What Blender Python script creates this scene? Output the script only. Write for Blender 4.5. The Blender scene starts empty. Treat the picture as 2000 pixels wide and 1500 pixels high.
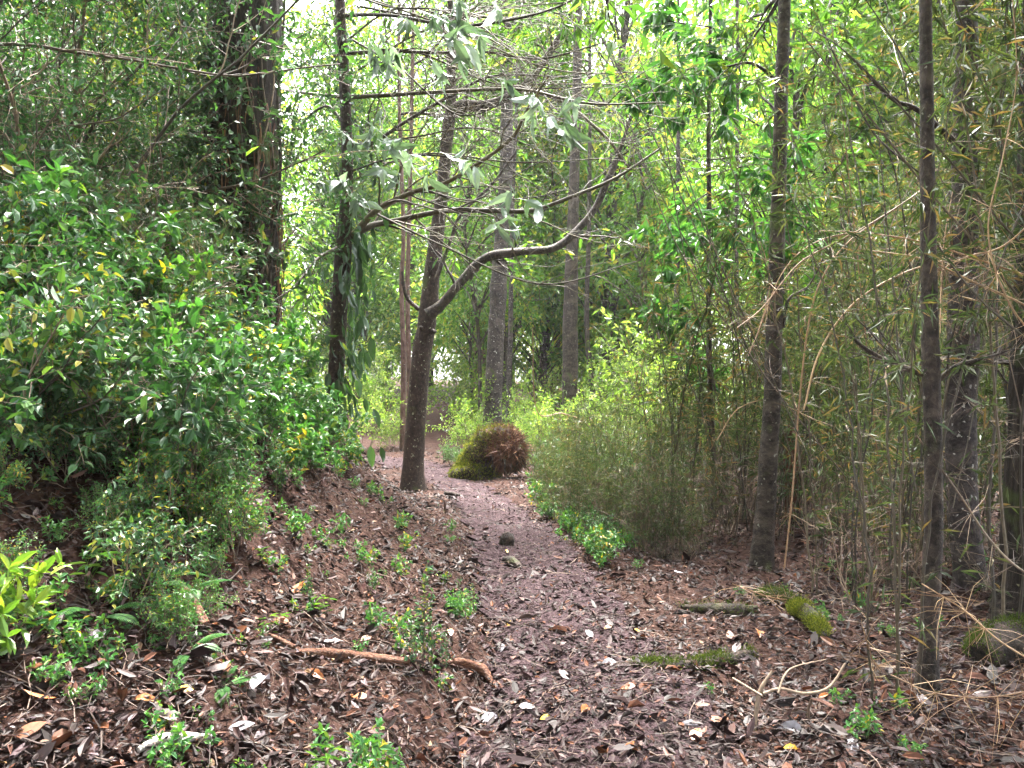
import bpy, math
import numpy as np
from mathutils import Vector

# ------------------------------------------------------------------ camera, sky, sun, exposure
SC = bpy.context.scene
COL = SC.collection
F = 1540.0                      # focal length in pixels of the 2000 px wide photograph
CAMZ = 1.5
cam_d = bpy.data.cameras.new('camera')
cam_d.sensor_width = 36.0
cam_d.lens = 36.0 * F / 2000.0
cam_d.clip_start = 0.05
cam_d.clip_end = 2000.0
cam = bpy.data.objects.new('camera', cam_d)
COL.objects.link(cam)
cam.location = (0, 0, CAMZ)
cam.rotation_euler = (math.radians(90), 0, 0)
SC.camera = cam

SUN_EL, SUN_AZ = math.radians(66), math.radians(14)
W = bpy.data.worlds.new('World')
SC.world = W
W.use_nodes = True
nt = W.node_tree
nt.nodes.clear()
sky = nt.nodes.new('ShaderNodeTexSky')
sky.sky_type = 'NISHITA'
sky.sun_disc = False
sky.sun_elevation = SUN_EL
sky.sun_rotation = SUN_AZ
sky.air_density = 1.0
sky.dust_density = 6.0
hs = nt.nodes.new('ShaderNodeHueSaturation')      # an overcast, nearly white sky
hs.inputs['Saturation'].default_value = 0.35
bg = nt.nodes.new('ShaderNodeBackground')
bg.inputs['Strength'].default_value = 0.11
wo = nt.nodes.new('ShaderNodeOutputWorld')
nt.links.new(sky.outputs[0], hs.inputs['Color'])
nt.links.new(hs.outputs[0], bg.inputs[0])
nt.links.new(bg.outputs[0], wo.inputs[0])

sun_d = bpy.data.lights.new('sun', 'SUN')
sun_d.energy = 1.5
sun_d.angle = math.radians(10)
sun_d.color = (1.0, 0.96, 0.88)
sun = bpy.data.objects.new('sun', sun_d)
COL.objects.link(sun)
sd = Vector((math.sin(SUN_AZ) * math.cos(SUN_EL), math.cos(SUN_AZ) * math.cos(SUN_EL), math.sin(SUN_EL)))
sun.rotation_euler = sd.to_track_quat('Z', 'Y').to_euler()
sun.location = (0, 0, 60)

SC.view_settings.view_transform = 'Standard'
SC.view_settings.look = 'None'
SC.view_settings.exposure = 4.35
SC.view_settings.gamma = 1.0
SC.cycles.max_bounces = 7
SC.cycles.diffuse_bounces = 4
SC.cycles.glossy_bounces = 2
SC.cycles.transmission_bounces = 5
SC.cycles.sample_clamp_indirect = 6.0
SC.cycles.use_denoising = True

# ------------------------------------------------------------------ helpers: numbers
A = np.array


def nrm(v):
    v = np.asarray(v, float)
    return v / (np.linalg.norm(v, axis=-1, keepdims=True) + 1e-9)


def R(seed):
    return np.random.default_rng(seed)


def sstep(a, b, x):
    t = np.clip((x - a) / (b - a), 0, 1)
    return t * t * (3 - 2 * t)


EY = A([-5, 1.5, 3, 4, 6, 8, 10, 12, 14, 17, 200])
EX = A([-1.2, -1.0, -.65, -.5, -0.5, -.75, -1.35, -2.6, -5.0, -9.0, -9.0])
BX = A([-1.6, -1.5, -1.25, -1.05, -0.95, -1.2, -1.8, -2.9, -5.0, -9.0, -9.0])      # where the bank's shrubs begin
PY = A([-6.0, 3.0, 4.2, 5.8, 7.7, 9.6, 11.5, 14.0, 16.0, 18.0, 20.0])
PX = A([0.45, 0.33, 0.40, 0.24, 0.02, -0.28, -0.72, -1.55, -2.8, -5.5, -9.0])
PW = A([1.3, 1.2, 1.05, .92, .82, .75, .72, .8, .9, 1.0, 1.0])


def h(x, y):
    """height of the forest floor"""
    x = np.asarray(x, float); y = np.asarray(y, float)
    e = np.interp(y, EY, EX)
    s = sstep(-.12, 1, np.clip((e - x) / 2.9, 0, 1)) - sstep(-.12, 1, 0.0)
    yf = 0.45 + 0.55 * sstep(1.0, 5.5, y)
    yf = yf * (1 - 0.75 * sstep(9.5, 14.5, y))
    z = 2.1 * s * yf
    e2 = np.interp(y, PY, PX) - np.interp(y, PY, PW) * 0.5
    z = z + 0.20 * sstep(-.05, 0.28, e2 - x) * (1 - sstep(8, 11, y))       # the small cut bank beside the path
    z = z + 0.02 * np.sin(3.1 * x + 1.7 * y) + 0.018 * np.sin(5.3 * x - 4.1 * y + 1) + 0.012 * np.sin(9.7 * x + 7.9 * y + 2)
    z = z + 0.05 * np.sin(0.9 * x + 0.5 * y + 0.7) * sstep(3, 8, np.abs(x) + 0.3 * y)
    z = z + 0.18 * sstep(1.8, 4.0, x) * (1 - sstep(12, 20, y))
    z = z + 1.6 * sstep(18, 60, y)
    return z


def P(px, py, d):
    """the point seen at pixel (px, py) of the photograph at depth d"""
    return A([(px - 1000.0) / F * d, d, CAMZ - (py - 750.0) / F * d])


def G(px, d):
    x = (px - 1000.0) / F * d
    return A([x, d, float(h(x, d))])


def hit(px, py):
    for d in np.arange(2.2, 60, 0.02):
        q = P(px, py, d)
        if q[2] <= h(q[0], q[1]):
            return A([q[0], q[1], float(h(q[0], q[1]))])
    return G(px, 30)


# ------------------------------------------------------------------ helpers: meshes
def build(name, chunks, mat, parent=None, smooth=False, label=None):
    """one mesh object from chunks (V, F, rnd); V in world space, shifted to the parent's base"""
    Vs, Ls, Ts, Rs = [], [], [], []
    off = 0
    for V, Fc, r in chunks:
        V = np.asarray(V, np.float32); Fc = np.asarray(Fc, np.int64)
        Vs.append(V); Ls.append((Fc + off).ravel()); Ts.append(np.full(len(Fc), Fc.shape[1], np.int32))
        Rs.append(np.broadcast_to(np.asarray(r, np.float32), (len(Fc),)))
        off += len(V)
    V = np.concatenate(Vs); L = np.concatenate(Ls).astype(np.int32); T = np.concatenate(Ts); Rr = np.concatenate(Rs)
    base = A(parent['base']) if parent is not None and 'base' in parent else np.zeros(3)
    V = V - base.astype(np.float32)
    me = bpy.data.meshes.new(name)
    me.vertices.add(len(V)); me.vertices.foreach_set('co', V.ravel())
    me.loops.add(len(L)); me.loops.foreach_set('vertex_index', L)
    me.polygons.add(len(T))
    st = np.concatenate([[0], np.cumsum(T)[:-1]]).astype(np.int32)
    me.polygons.foreach_set('loop_start', st)
    me.polygons.foreach_set('loop_total', T)
    me.polygons.foreach_set('use_smooth', np.full(len(T), smooth, bool))
    at = me.attributes.new('rnd', 'FLOAT', 'FACE')
    at.data.foreach_set('value', np.ascontiguousarray(Rr))
    me.materials.append(mat)
    me.update(calc_edges=True)
    o = bpy.data.objects.new(name, me)
    COL.objects.link(o)
    if parent is not None:
        o.parent = parent
    if label:
        o['label'] = label
    return o


def spline(pts, rad, n):
    """Catmull-Rom resampling of a polyline with radii"""
    pts = np.asarray(pts, float); rad = np.asarray(rad, float)
    k = len(pts)
    if k == 2:
        t = np.linspace(0, 1, n)[:, None]
        return pts[0] * (1 - t) + pts[1] * t, np.interp(t[:, 0], [0, 1], rad)
    ext = np.vstack([2 * pts[0] - pts[1], pts, 2 * pts[-1] - pts[-2]])
    u = np.linspace(0, k - 1 - 1e-6, n); i = u.astype(int); f = (u - i)[:, None]
    p0, p1, p2, p3 = ext[i], ext[i + 1], ext[i + 2], ext[i + 3]
    out = 0.5 * (2 * p1 + (p2 - p0) * f + (2 * p0 - 5 * p1 + 4 * p2 - p3) * f ** 2 + (3 * p1 - p0 - 3 * p2 + p3) * f ** 3)
    return out, np.interp(u, np.arange(k), rad)


def tube(pts, rad, sides=6, r=0.5, bump=0.0, rng=None, ridge=0, cap=False, flare=0.0):
    pts = np.asarray(pts, float); rad = np.asarray(rad, float)
    n = len(pts)
    tg = np.empty_like(pts)
    tg[1:-1] = pts[2:] - pts[:-2]; tg[0] = pts[1] - pts[0]; tg[-1] = pts[-1] - pts[-2]
    tg = nrm(tg)
    ref = np.eye(3)[int(np.argmin(np.abs(tg).max(0)))]
    u = nrm(np.cross(tg, ref)); v = np.cross(tg, u)
    th = np.linspace(0, 2 * np.pi, sides, endpoint=False)
    rr = np.repeat(rad[:, None], sides, 1)
    if bump and rng is not None:
        ph = rng.random(6) * 6.28
        zz = np.linspace(0, 1, n)[:, None]
        w = np.sin(th[None] * 2 + ph[0] + 5 * zz) * 0.5 + np.sin(th[None] * 3 + ph[1] - 9 * zz) * 0.4
        w = w + np.sin(zz * 37 + ph[2] + th[None]) * 0.35 + rng.normal(0, 0.45, (n, sides))
        rr = rr * (1 + bump * w)
        if ridge:
            rr = rr * (1 + 0.10 * np.abs(np.sin(th[None] * ridge / 2 + 1.2 * np.sin(zz * 9 + ph[3]))) - 0.05)
    if flare:
        zz = np.linspace(0, 1, n)[:, None]
        fl = np.exp(-zz * n / 3.0) * flare * 1.7
        rr = rr * (1 + fl * (0.55 + 0.45 * np.sin(th[None] * 4 + 0.8)))
    V = pts[:, None, :] + u[:, None, :] * (np.cos(th)[None, :, None] * rr[:, :, None]) + v[:, None, :] * (np.sin(th)[None, :, None] * rr[:, :, None])
    V = V.reshape(-1, 3)
    i = np.arange(n - 1)[:, None] * sides; j = np.arange(sides)[None]; j2 = (j + 1) % sides
    Fq = np.stack([i + j, i + j2, i + sides + j2, i + sides + j], -1).reshape(-1, 4)
    out = [(V, Fq, r)]
    if cap:
        for e, sgn in ((0, -1), (n - 1, 1)):
            ring = V[e * sides:(e + 1) * sides]
            c = pts[e] + tg[e] * rad[e] * 0.12 * sgn
            CV = np.vstack([ring, c[None]])
            k = np.arange(sides); k2 = (k + 1) % sides
            CF = np.stack([k, k2, np.full(sides, sides)], -1)
            out.append((CV, CF if sgn > 0 else CF[:, ::-1], 0.95))
    return out


# leaf templates: (u along, v across, w fold up), faces
T_DIAMOND = (A([[0, 0, 0], [0.45, .5, .10], [1, 0, -.08], [0.45, -.5, .10]]), A([[0, 3, 2], [0, 2, 1]]))
T_OVAL = (A([[0, 0, 0], [.28, .43, .07], [.68, .38, .05], [1, 0, -.10], [.68, -.38, .05], [.28, -.43, .07]]),
          A([[0, 5, 4, 3], [0, 3, 2, 1]]))
T_FINE = (A([[0, 0, 0], [.18, .36, .05], [.45, .5, .08], [.78, .3, .03], [1, 0, -.14], [.78, -.3, .03], [.45, -.5, .08], [.18, -.36, .05],
             [.3, 0, 0], [.65, 0, -.03]]),
          A([[0, 8, 1, 1], [8, 2, 1, 1], [8, 9, 3, 2], [9, 4, 3, 3], [0, 7, 8, 8], [7, 6, 8, 8], [6, 5, 9, 8], [5, 4, 9, 9]]))
T_BLADE = (A([[0, .3, 0], [0, -.3, 0], [.5, .5, .04], [.5, -.5, .04], [1, 0, -.12]]), None)


def leaves(pos, d, up, L, Wd, tmpl=T_OVAL, droop=0.15, rnd=None, rng=None, curl=None):
    pos = np.asarray(pos, float); n = len(pos)
    d = nrm(d); s = nrm(np.cross(d, up)); nn = np.cross(s, d)
    L = np.broadcast_to(np.asarray(L, float), (n,)); Wd = np.broadcast_to(np.asarray(Wd, float), (n,))
    T, Fc = tmpl
    if Fc is None:       # narrow blade: a quad and a pointed end
        quads = True
    u, v, w = T[:, 0], T[:, 1], T[:, 2]
    dr = np.broadcast_to(np.asarray(droop, float), (n,))
    V = (pos[:, None] + d[:, None] * (u[None, :, None] * L[:, None, None])
         + s[:, None] * (v[None, :, None] * Wd[:, None, None])
         + nn[:, None] * ((w[None] * Wd[:, None] * (2.0 if curl is None else np.asarray(curl)[:, None]) - dr[:, None] * (u[None] ** 2) * L[:, None])[..., None]))
    k = len(T)
    off = (np.arange(n) * k)[:, None, None]
    if rnd is None:
        rnd = (rng or R(1)).random(n)
    if Fc is None:
        q = (A([[0, 1, 3, 2]])[None] + off).reshape(-1, 4)
        t = (A([[2, 3, 4]])[None] + off).reshape(-1, 3)
        Vf = V.reshape(-1, 3)
        return [(Vf, q, rnd), (Vf, t, rnd)]
    if tmpl is T_FINE:
        tri = Fc[(Fc[:, 2] == Fc[:, 3])][:, :3]; qd = Fc[(Fc[:, 2] != Fc[:, 3])]
        Vf = V.reshape(-1, 3)
        return [(Vf, (tri[None] + off).reshape(-1, 3), np.repeat(rnd, len(tri))), (Vf, (qd[None] + off).reshape(-1, 4), np.repeat(rnd, len(qd)))]
    return [(V.reshape(-1, 3), (Fc[None] + off).reshape(-1, Fc.shape[1]), np.repeat(rnd, len(Fc)))]


def grow(rng, p, d, L, r, lvl, K, lines, anch):
    n = max(3, int(L / K.get('seg', 0.08)) + 1); n = min(n, 16)
    p = np.asarray(p, float); pts = [p]; ds = []
    for i in range(n):
        d = nrm(d + rng.normal(0, K['wig'], 3) + A([0, 0, K['up'] if lvl else K.get('up0', K['up'])]))
        pts.append(pts[-1] + d * L / n); ds.append(d)
    rad = np.linspace(r, r * 0.4, n + 1)
    pts = A(pts)
    lines.append((pts, rad, lvl))
    if lvl <= K.get('leaflvl', 0):
        m = max(1, int(L * (1 - K.get('bare', 0.1)) / K['lsp']))
        for j in range(m):
            t = K.get('bare', 0.1) + (1 - K.get('bare', 0.1)) * (j + rng.random()) / m
            i = min(int(t * n), n - 1); f = t * n - i
            anch.append((pts[i] * (1 - f) + pts[i + 1] * f, ds[i]))
        if K.get('whorl'):
            for j in range(K['whorl']):
                anch.append((pts[-1], ds[-1]))
    if lvl > 0:
        nb = K['nb'][lvl] if isinstance(K['nb'], dict) else K['nb']
        for j in range(nb):
            t = K.get('t0', 0.25) + (1 - K.get('t0', 0.25)) * (j + rng.random()) / nb
            i = min(int(t * n), n - 1)
            ax = nrm(rng.normal(0, 1, 3)); ax = nrm(ax - ds[i] * (ax @ ds[i]))
            cd = nrm(ds[i] + ax * K['ang'] * rng.uniform(.7, 1.3))
            grow(rng, pts[i], cd, L * K['ratio'] * rng.uniform(.65, 1.2) * (1.25 - 0.6 * t), max(rad[i] * .6, .0012), lvl - 1, K, lines, anch)


def wood(lines, sides=(4, 5, 6, 8), minr=0.0):
    out = []
    for pts, rad, lvl in lines:
        if rad[0] >= minr:
            out += tube(pts, rad, sides[min(lvl, len(sides) - 1)])
    return out


def foliage(rng, anch, L, Wd, tmpl=T_OVAL, grav=0.15, out=0.9, upn=0.9, droop=0.15, Lvar=.25):
    pos = A([a[0] for a in anch]); td = A([a[1] for a in anch]); n = len(pos)
    rp = nrm(rng.normal(0, 1, (n, 3)))
    d = nrm(td * 0.55 + rp * out + A([0, 0, -grav]))
    up = nrm(A([0, 0, 1.0]) * upn + rng.normal(0, .45, (n, 3)))
    l = L * (1 + rng.normal(0, Lvar, n).clip(-.6, .6))
    return leaves(pos, d, up, l, l * Wd / L, tmpl, droop, rng.random(n))


# ------------------------------------------------------------------ helpers: things and labels
REG = []          # (object, phrase, position, group) - labels are composed at the end
HERO = []


def thing(name, phrase, cat, base, group=None, fixed=None):
    o = bpy.data.objects.new(name, None)
    o.empty_display_size = 0.1
    COL.objects.link(o)
    o.location = [float(c) for c in base]
    o['base'] = [float(c) for c in base]
    o['category'] = cat
    if group:
        o['group'] = group
    if fixed:
        o['label'] = fixed
    else:
        REG.append([o, phrase, A(base, float), group])
    return o


def clone(root, loc, rz, s, name_obj=None):
    r = root.copy(); COL.objects.link(r)
    for ch in root.children:
        c = ch.copy(); COL.objects.link(c); c.parent = r
        for g in ch.children:
            d = g.copy(); COL.objects.link(d); d.parent = c
    return r


def place(protos, used, i, loc, rz, s, phrase, group, tilt=(0, 0)):
    src = protos[i]
    if not used[i]:
        o = src; used[i] = True
    else:
        o = clone(src, loc, rz, s)
    o.location = [float(c) for c in loc]
    o.rotation_euler = (tilt[0], tilt[1], rz)
    o.scale = (s, s, s)
    o['group'] = group
    REG.append([o, phrase, A(loc, float), group])
    return o


def single(o, cat, label=None, phrase=None, pos=None, group=None):
    o['category'] = cat
    if group:
        o['group'] = group
    if label:
        o['label'] = label
    else:
        REG.append([o, phrase, A(pos, float), group])
    return o


# ------------------------------------------------------------------ materials
def new_mat(name):
    m = bpy.data.materials.new(name); m.use_nodes = True
    n = m.node_tree; n.nodes.clear()
    return m, n, n.nodes, n.links


def ramp(N, stops, interp='LINEAR'):
    r = N.new('ShaderNodeValToRGB'); r.color_ramp.interpolation = interp
    e = r.color_ramp.elements
    e[0].position, e[0].color = stops[0][0], (*stops[0][1], 1)
    e[1].position, e[1].color = stops[-1][0], (*stops[-1][1], 1)
    for p, c in stops[1:-1]:
        k = e.new(p); k.color = (*c, 1)
    return r


def leaf_mat(name, stops, trans=(1.25, 1.3, 0.6), fac=0.4, rough=0.35, spec=0.5, objvar=0.25):
    m, n, N, L = new_mat(name)
    at = N.new('ShaderNodeAttribute'); at.attribute_name = 'rnd'
    oi = N.new('ShaderNodeObjectInfo')
    mm = N.new('ShaderNodeMath'); mm.operation = 'MULTIPLY_ADD'
    L.new(oi.outputs['Random'], mm.inputs[0]); mm.inputs[1].default_value = objvar
    L.new(at.outputs['Fac'], mm.inputs[2])
    sb = N.new('ShaderNodeMath'); sb.operation = 'SUBTRACT'; sb.inputs[1].default_value = objvar / 2
    L.new(mm.outputs[0], sb.inputs[0])
    r = ramp(N, stops); L.new(sb.outputs[0], r.inputs[0])
    p = N.new('ShaderNodeBsdfPrincipled')
    p.inputs['Roughness'].default_value = rough
    p.inputs['Specular IOR Level'].default_value = spec
    L.new(r.outputs[0], p.inputs['Base Color'])
    mx = N.new('ShaderNodeMix'); mx.data_type = 'RGBA'; mx.blend_type = 'MULTIPLY'; mx.inputs[0].default_value = 1
    L.new(r.outputs[0], mx.inputs[6]); mx.inputs[7].default_value = (*trans, 1)
    t = N.new('ShaderNodeBsdfTranslucent'); L.new(mx.outputs[2], t.inputs[0])
    ms = N.new('ShaderNodeMixShader'); ms.inputs[0].default_value = fac
    L.new(p.outputs[0], ms.inputs[1]); L.new(t.outputs[0], ms.inputs[2])
    o = N.new('ShaderNodeOutputMaterial'); L.new(ms.outputs[0], o.inputs[0])
    return m


def bark_mat(name, c1, c2, c3, scale=(14, 14, 3), lichen=0.0, lichen_col=(.36, .38, .30), moss=0.0, bands=0.0, rough=.75, bump=.6):
    if 'bark' in name:
        c1, c2, c3 = (tuple(A(c) * .68) for c in (c1, c2, c3))
    m, n, N, L = new_mat(name)
    tc = N.new('ShaderNodeTexCoord')
    mp = N.new('ShaderNodeMapping'); mp.inputs['Scale'].default_value = scale
    L.new(tc.outputs['Object'], mp.inputs[0])
    no = N.new('ShaderNodeTexNoise'); no.inputs['Scale'].default_value = 1.6; no.inputs['Detail'].default_value = 8; no.inputs['Roughness'].default_value = .7
    L.new(mp.outputs[0], no.inputs[0])
    r = ramp(N, [(.36, c1), (.5, c2), (.64, c3)]); L.new(no.outputs[0], r.inputs[0])
    col = r.outputs[0]

    def overlay(col, sc, lo, hi, c, det=3):
        q = N.new('ShaderNodeTexNoise'); q.inputs['Scale'].default_value = sc; q.inputs['Detail'].default_value = det
        L.new(tc.outputs['Object'], q.inputs[0])
        rr = ramp(N, [(lo, (0, 0, 0)), (hi, (1, 1, 1))]); L.new(q.outputs[0], rr.inputs[0])
        mx = N.new('ShaderNodeMix'); mx.data_type = 'RGBA'
        L.new(rr.outputs[0], mx.inputs[0]); L.new(col, mx.inputs[6]); mx.inputs[7].default_value = (*c, 1)
        return mx.outputs[2]
    if bands:
        wv = N.new('ShaderNodeTexNoise'); wv.inputs['Scale'].default_value = 1.0; wv.inputs['Detail'].default_value = 4
        mp2 = N.new('ShaderNodeMapping'); mp2.inputs['Scale'].default_value = (4, 4, 9)
        L.new(tc.outputs['Object'], mp2.inputs[0]); L.new(mp2.outputs[0], wv.inputs[0])
        rr = ramp(N, [(.46, (0, 0, 0)), (.72, (1, 1, 1))]); L.new(wv.outputs[0], rr.inputs[0])
        mf = N.new('ShaderNodeMath'); mf.operation = 'MULTIPLY'; mf.inputs[1].default_value = bands
        L.new(rr.outputs[0], mf.inputs[0])
        mx = N.new('ShaderNodeMix'); mx.data_type = 'RGBA'; L.new(mf.outputs[0], mx.inputs[0]); L.new(col, mx.inputs[6])
        mx.inputs[7].default_value = (*(A(c3) * 1.7), 1); col = mx.outputs[2]
    if lichen:
        col = overlay(col, 26, .72 - .12 * lichen, .76 - .12 * lichen, lichen_col)
    if moss:
        col = overlay(col, 3.0, .62 - .2 * moss, .75 - .2 * moss, (.055, .075, .014), 6)
    p = N.new('ShaderNodeBsdfPrincipled'); p.inputs['Roughness'].default_value = rough; p.inputs['Specular IOR Level'].default_value = .35
    L.new(col, p.inputs['Base Color'])
    b = N.new('ShaderNodeBump'); b.inputs['Strength'].default_value = bump * 1.3; b.inputs['Distance'].default_value = .035
    L.new(no.outputs[0], b.inputs['Height']); L.new(b.outputs[0], p.inputs['Normal'])
    o = N.new('ShaderNodeOutputMaterial'); L.new(p.outputs[0], o.inputs[0])
    return m


def soil_mat(name, stops, sc=9.0):
    m, n, N, L = new_mat(name)
    tc = N.new('ShaderNodeTexCoord')
    a = N.new('ShaderNodeTexNoise'); a.inputs['Scale'].default_value = sc; a.inputs['Detail'].default_value = 10; a.inputs['Roughness'].default_value = .75
    v = N.new('ShaderNodeTexVoronoi'); v.inputs['Scale'].default_value = sc * 4
    L.new(tc.outputs['Object'], a.inputs[0]); L.new(tc.outputs['Object'], v.inputs[0])
    ad = N.new('ShaderNodeMath'); ad.operation = 'MULTIPLY_ADD'; ad.inputs[1].default_value = .35
    L.new(v.outputs['Distance'], ad.inputs[0]); L.new(a.outputs[0], ad.inputs[2])
    r = ramp(N, stops); L.new(ad.outputs[0], r.inputs[0])
    p = N.new('ShaderNodeBsdfPrincipled'); p.inputs['Roughness'].default_value = .9; p.inputs['Specular IOR Level'].default_value = .05
    L.new(r.outputs[0], p.inputs['Base Color'])
    b = N.new('ShaderNodeBump'); b.inputs['Strength'].default_value = .9; b.inputs['Distance'].default_value = .03
    L.new(ad.outputs[0], b.inputs['Height']); L.new(b.outputs[0], p.inputs['Normal'])
    o = N.new('ShaderNodeOutputMaterial'); L.new(p.outputs[0], o.inputs[0])
    return m


def flat_mat(name, stops, rough=.6, fac=0.0, spec=.5):
    """colour picked per piece from the stops"""
    m, n, N, L = new_mat(name)
    at = N.new('ShaderNodeAttribute'); at.attribute_name = 'rnd'
    r = ramp(N, stops); L.new(at.outputs['Fac'], r.inputs[0])
    p = N.new('ShaderNodeBsdfPrincipled'); p.inputs['Roughness'].default_value = rough; p.inputs['Specular IOR Level'].default_value = spec
    tc = N.new('ShaderNodeTexCoord'); no = N.new('ShaderNodeTexNoise'); no.inputs['Scale'].default_value = 40; no.inputs['Detail'].default_value = 4
    L.new(tc.outputs['Object'], no.inputs[0])
    r2 = ramp(N, [(.3, (.6, .6, .6)), (.7, (1.15, 1.15, 1.15))]); L.new(no.outputs[0], r2.inputs[0])
    mx = N.new('ShaderNodeMix'); mx.data_type = 'RGBA'; mx.blend_type = 'MULTIPLY'; mx.inputs[0].default_value = 1
    L.new(r.outputs[0], mx.inputs[6]); L.new(r2.outputs[0], mx.inputs[7])
    L.new(mx.outputs[2], p.inputs['Base Color'])
    o = N.new('ShaderNodeOutputMaterial')
    if fac:
        t = N.new('ShaderNodeBsdfTranslucent'); L.new(mx.outputs[2], t.inputs[0])
        ms = N.new('ShaderNodeMixShader'); ms.inputs[0].default_value = fac
        L.new(p.outputs[0], ms.inputs[1]); L.new(t.outputs[0], ms.inputs[2]); L.new(ms.outputs[0], o.inputs[0])
    else:
        L.new(p.outputs[0], o.inputs[0])
    return m


M = {}
M['soil'] = soil_mat('dark_soil', [(.3, (.007, .004, .0035)), (.55, (.025, .013, .011)), (.85, (.055, .032, .026))])
M['path'] = soil_mat('trodden_litter', [(.3, (.006, .0036, .0038)), (.55, (.022, .0135, .0150)), (.85, (.070, .047, .052))], 14)  # the pinkish tone stands in for open skylight on the path
M['litter'] = flat_mat('leaf_litter', [(0, (.006, .003, .0028)), (.35, (.015, .0065, .006)), (.58, (.028, .0115, .010)), (.70, (.021, .0125, .0135)), (.80, (.042, .020, .022)),
                                       (.90, (.12, .040, .014)), (.97, (.10, .078, .09)), (1, (.18, .10, .045))], .55, .0, .25)
M['twig'] = flat_mat('dead_twigs', [(0, (.035, .024, .018)), (.5, (.11, .075, .055)), (1, (.27, .19, .13))], .7)
M['olive_twig'] = flat_mat('olive_twigs', [(0, (.03, .022, .013)), (.5, (.065, .05, .028)), (1, (.125, .10, .056))], .7)
M['bark_furrow'] = bark_mat('furrowed_bark', (.008, .0055, .005), (.028, .018, .014), (.065, .045, .034), (16, 16, 2.2), .2, (.14, .13, .07), .35, 0, .85, 1.0)
M['bark_fork'] = bark_mat('lichened_brown_bark', (.012, .0075, .0055), (.042, .025, .018), (.095, .06, .046), (22, 22, 14), .5, (.30, .31, .22), .12, .25)
M['bark_dark'] = bark_mat('dark_bark', (.013, .009, .008), (.042, .029, .024), (.11, .082, .066), (20, 20, 14), .3, (.25, .24, .2), .15, .5)
M['bark_ring'] = bark_mat('ringed_dark_bark', (.012, .008, .007), (.04, .027, .022), (.10, .075, .06), (18, 18, 22), .55, (.22, .21, .17), .15, .85)
M['bark_grey'] = bark_mat('grey_bark', (.015, .011, .011), (.05, .037, .036), (.12, .092, .088), (14, 14, 14), .6, (.38, .36, .33), .1, .5)
M['bark_red'] = bark_mat('reddish_bark', (.06, .03, .025), (.16, .085, .07), (.26, .16, .14), (9, 9, 3), .2)
M['log_red'] = bark_mat('stripped_red_wood', (.05, .018, .01), (.16, .06, .032), (.28, .135, .08), (9, 60, 60), 0, rough=.55, bump=.8)
M['log_white'] = bark_mat('bleached_wood', (.2, .17, .15), (.42, .38, .36), (.6, .57, .55), (30, 10, 30), 0, rough=.5, bump=.3)
M['rot'] = bark_mat('rotten_wood', (.008, .006, .005), (.028, .018, .014), (.07, .045, .032), (14, 14, 14), 0, moss=.1, rough=.8, bump=1)
M['moss'] = leaf_mat('moss', [(0, (.045, .07, .012)), (.5, (.125, .15, .024)), (1, (.27, .27, .045))], (1.2, 1.2, .5), .3, .7, .2, .1)
M['moss_dark'] = leaf_mat('dark_moss', [(0, (.025, .04, .008)), (.5, (.05, .08, .014)), (1, (.10, .13, .025))], (1.2, 1.2, .5), .3, .7, .2, .1)
M['rootlets'] = flat_mat('hairy_rootlets', [(0, (.04, .014, .008)), (.5, (.14, .055, .032)), (1, (.28, .14, .065))], .8)
M['rootlets_fine'] = flat_mat('fine_twigs', [(0, (.02, .012, .010)), (.6, (.06, .038, .032)), (1, (.17, .115, .09))], .8)
M['shrub_dark'] = leaf_mat('glossy_dark_leaves', [(0, (.018, .052, .022)), (.4, (.028, .078, .034)), (.75, (.047, .118, .044)), (.965, (.09, .17, .045)), (1, (.24, .22, .04))], (1.2, 1.35, .5), .30, .42, .45)
M['shrub_mid'] = leaf_mat('fresh_green_leaves', [(0, (.03, .095, .03)), (.5, (.055, .165, .045)), (.85, (.10, .215, .048)), (.975, (.17, .24, .04)), (1, (.34, .26, .03))], (1.2, 1.3, .5), .35, .38, .45)
M['shrub_bright'] = leaf_mat('bright_green_leaves', [(0, (.06, .14, .02)), (.6, (.12, .23, .035)), (1, (.22, .30, .04))], (1.2, 1.2, .5), .4, .35, .5)
M['ivy'] = leaf_mat('leathery_vine_leaves', [(0, (.022, .05, .028)), (.5, (.042, .088, .045)), (.85, (.07, .13, .065)), (.96, (.10, .13, .04)), (1, (.16, .14, .05))], (1.2, 1.35, .5), .25, .3, .5)
M['pale'] = leaf_mat('glaucous_leaves', [(0, (.06, .095, .06)), (.5, (.13, .17, .15)), (1, (.30, .35, .35))], (1.0, 1.25, .6), .25, .35, .55)
M['big_dark'] = leaf_mat('big_glossy_leaves', [(0, (.02, .045, .022)), (.6, (.035, .075, .04)), (1, (.06, .12, .06))], (1.2, 1.35, .5), .25, .3, .55)
M['lit'] = leaf_mat('canopy_leaves', [(0, (.036, .095, .022)), (.5, (.075, .165, .034)), (.85, (.13, .23, .045)), (1, (.25, .27, .05))], (1.35, 1.4, .55), .52, .35, .45, .3)
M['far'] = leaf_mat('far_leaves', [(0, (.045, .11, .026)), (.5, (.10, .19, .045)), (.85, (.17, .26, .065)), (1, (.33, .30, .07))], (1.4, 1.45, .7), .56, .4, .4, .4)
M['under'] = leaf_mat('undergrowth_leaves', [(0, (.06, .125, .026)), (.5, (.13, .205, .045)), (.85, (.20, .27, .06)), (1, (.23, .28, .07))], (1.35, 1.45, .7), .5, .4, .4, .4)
M['bamboo'] = leaf_mat('bamboo_leaves', [(0, (.026, .042, .018)), (.5, (.05, .074, .030)), (.85, (.085, .105, .045)), (.94, (.15, .11, .055)), (1, (.19, .115, .06))], (1.2, 1.3, .55), .35, .4, .4, .3)
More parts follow.
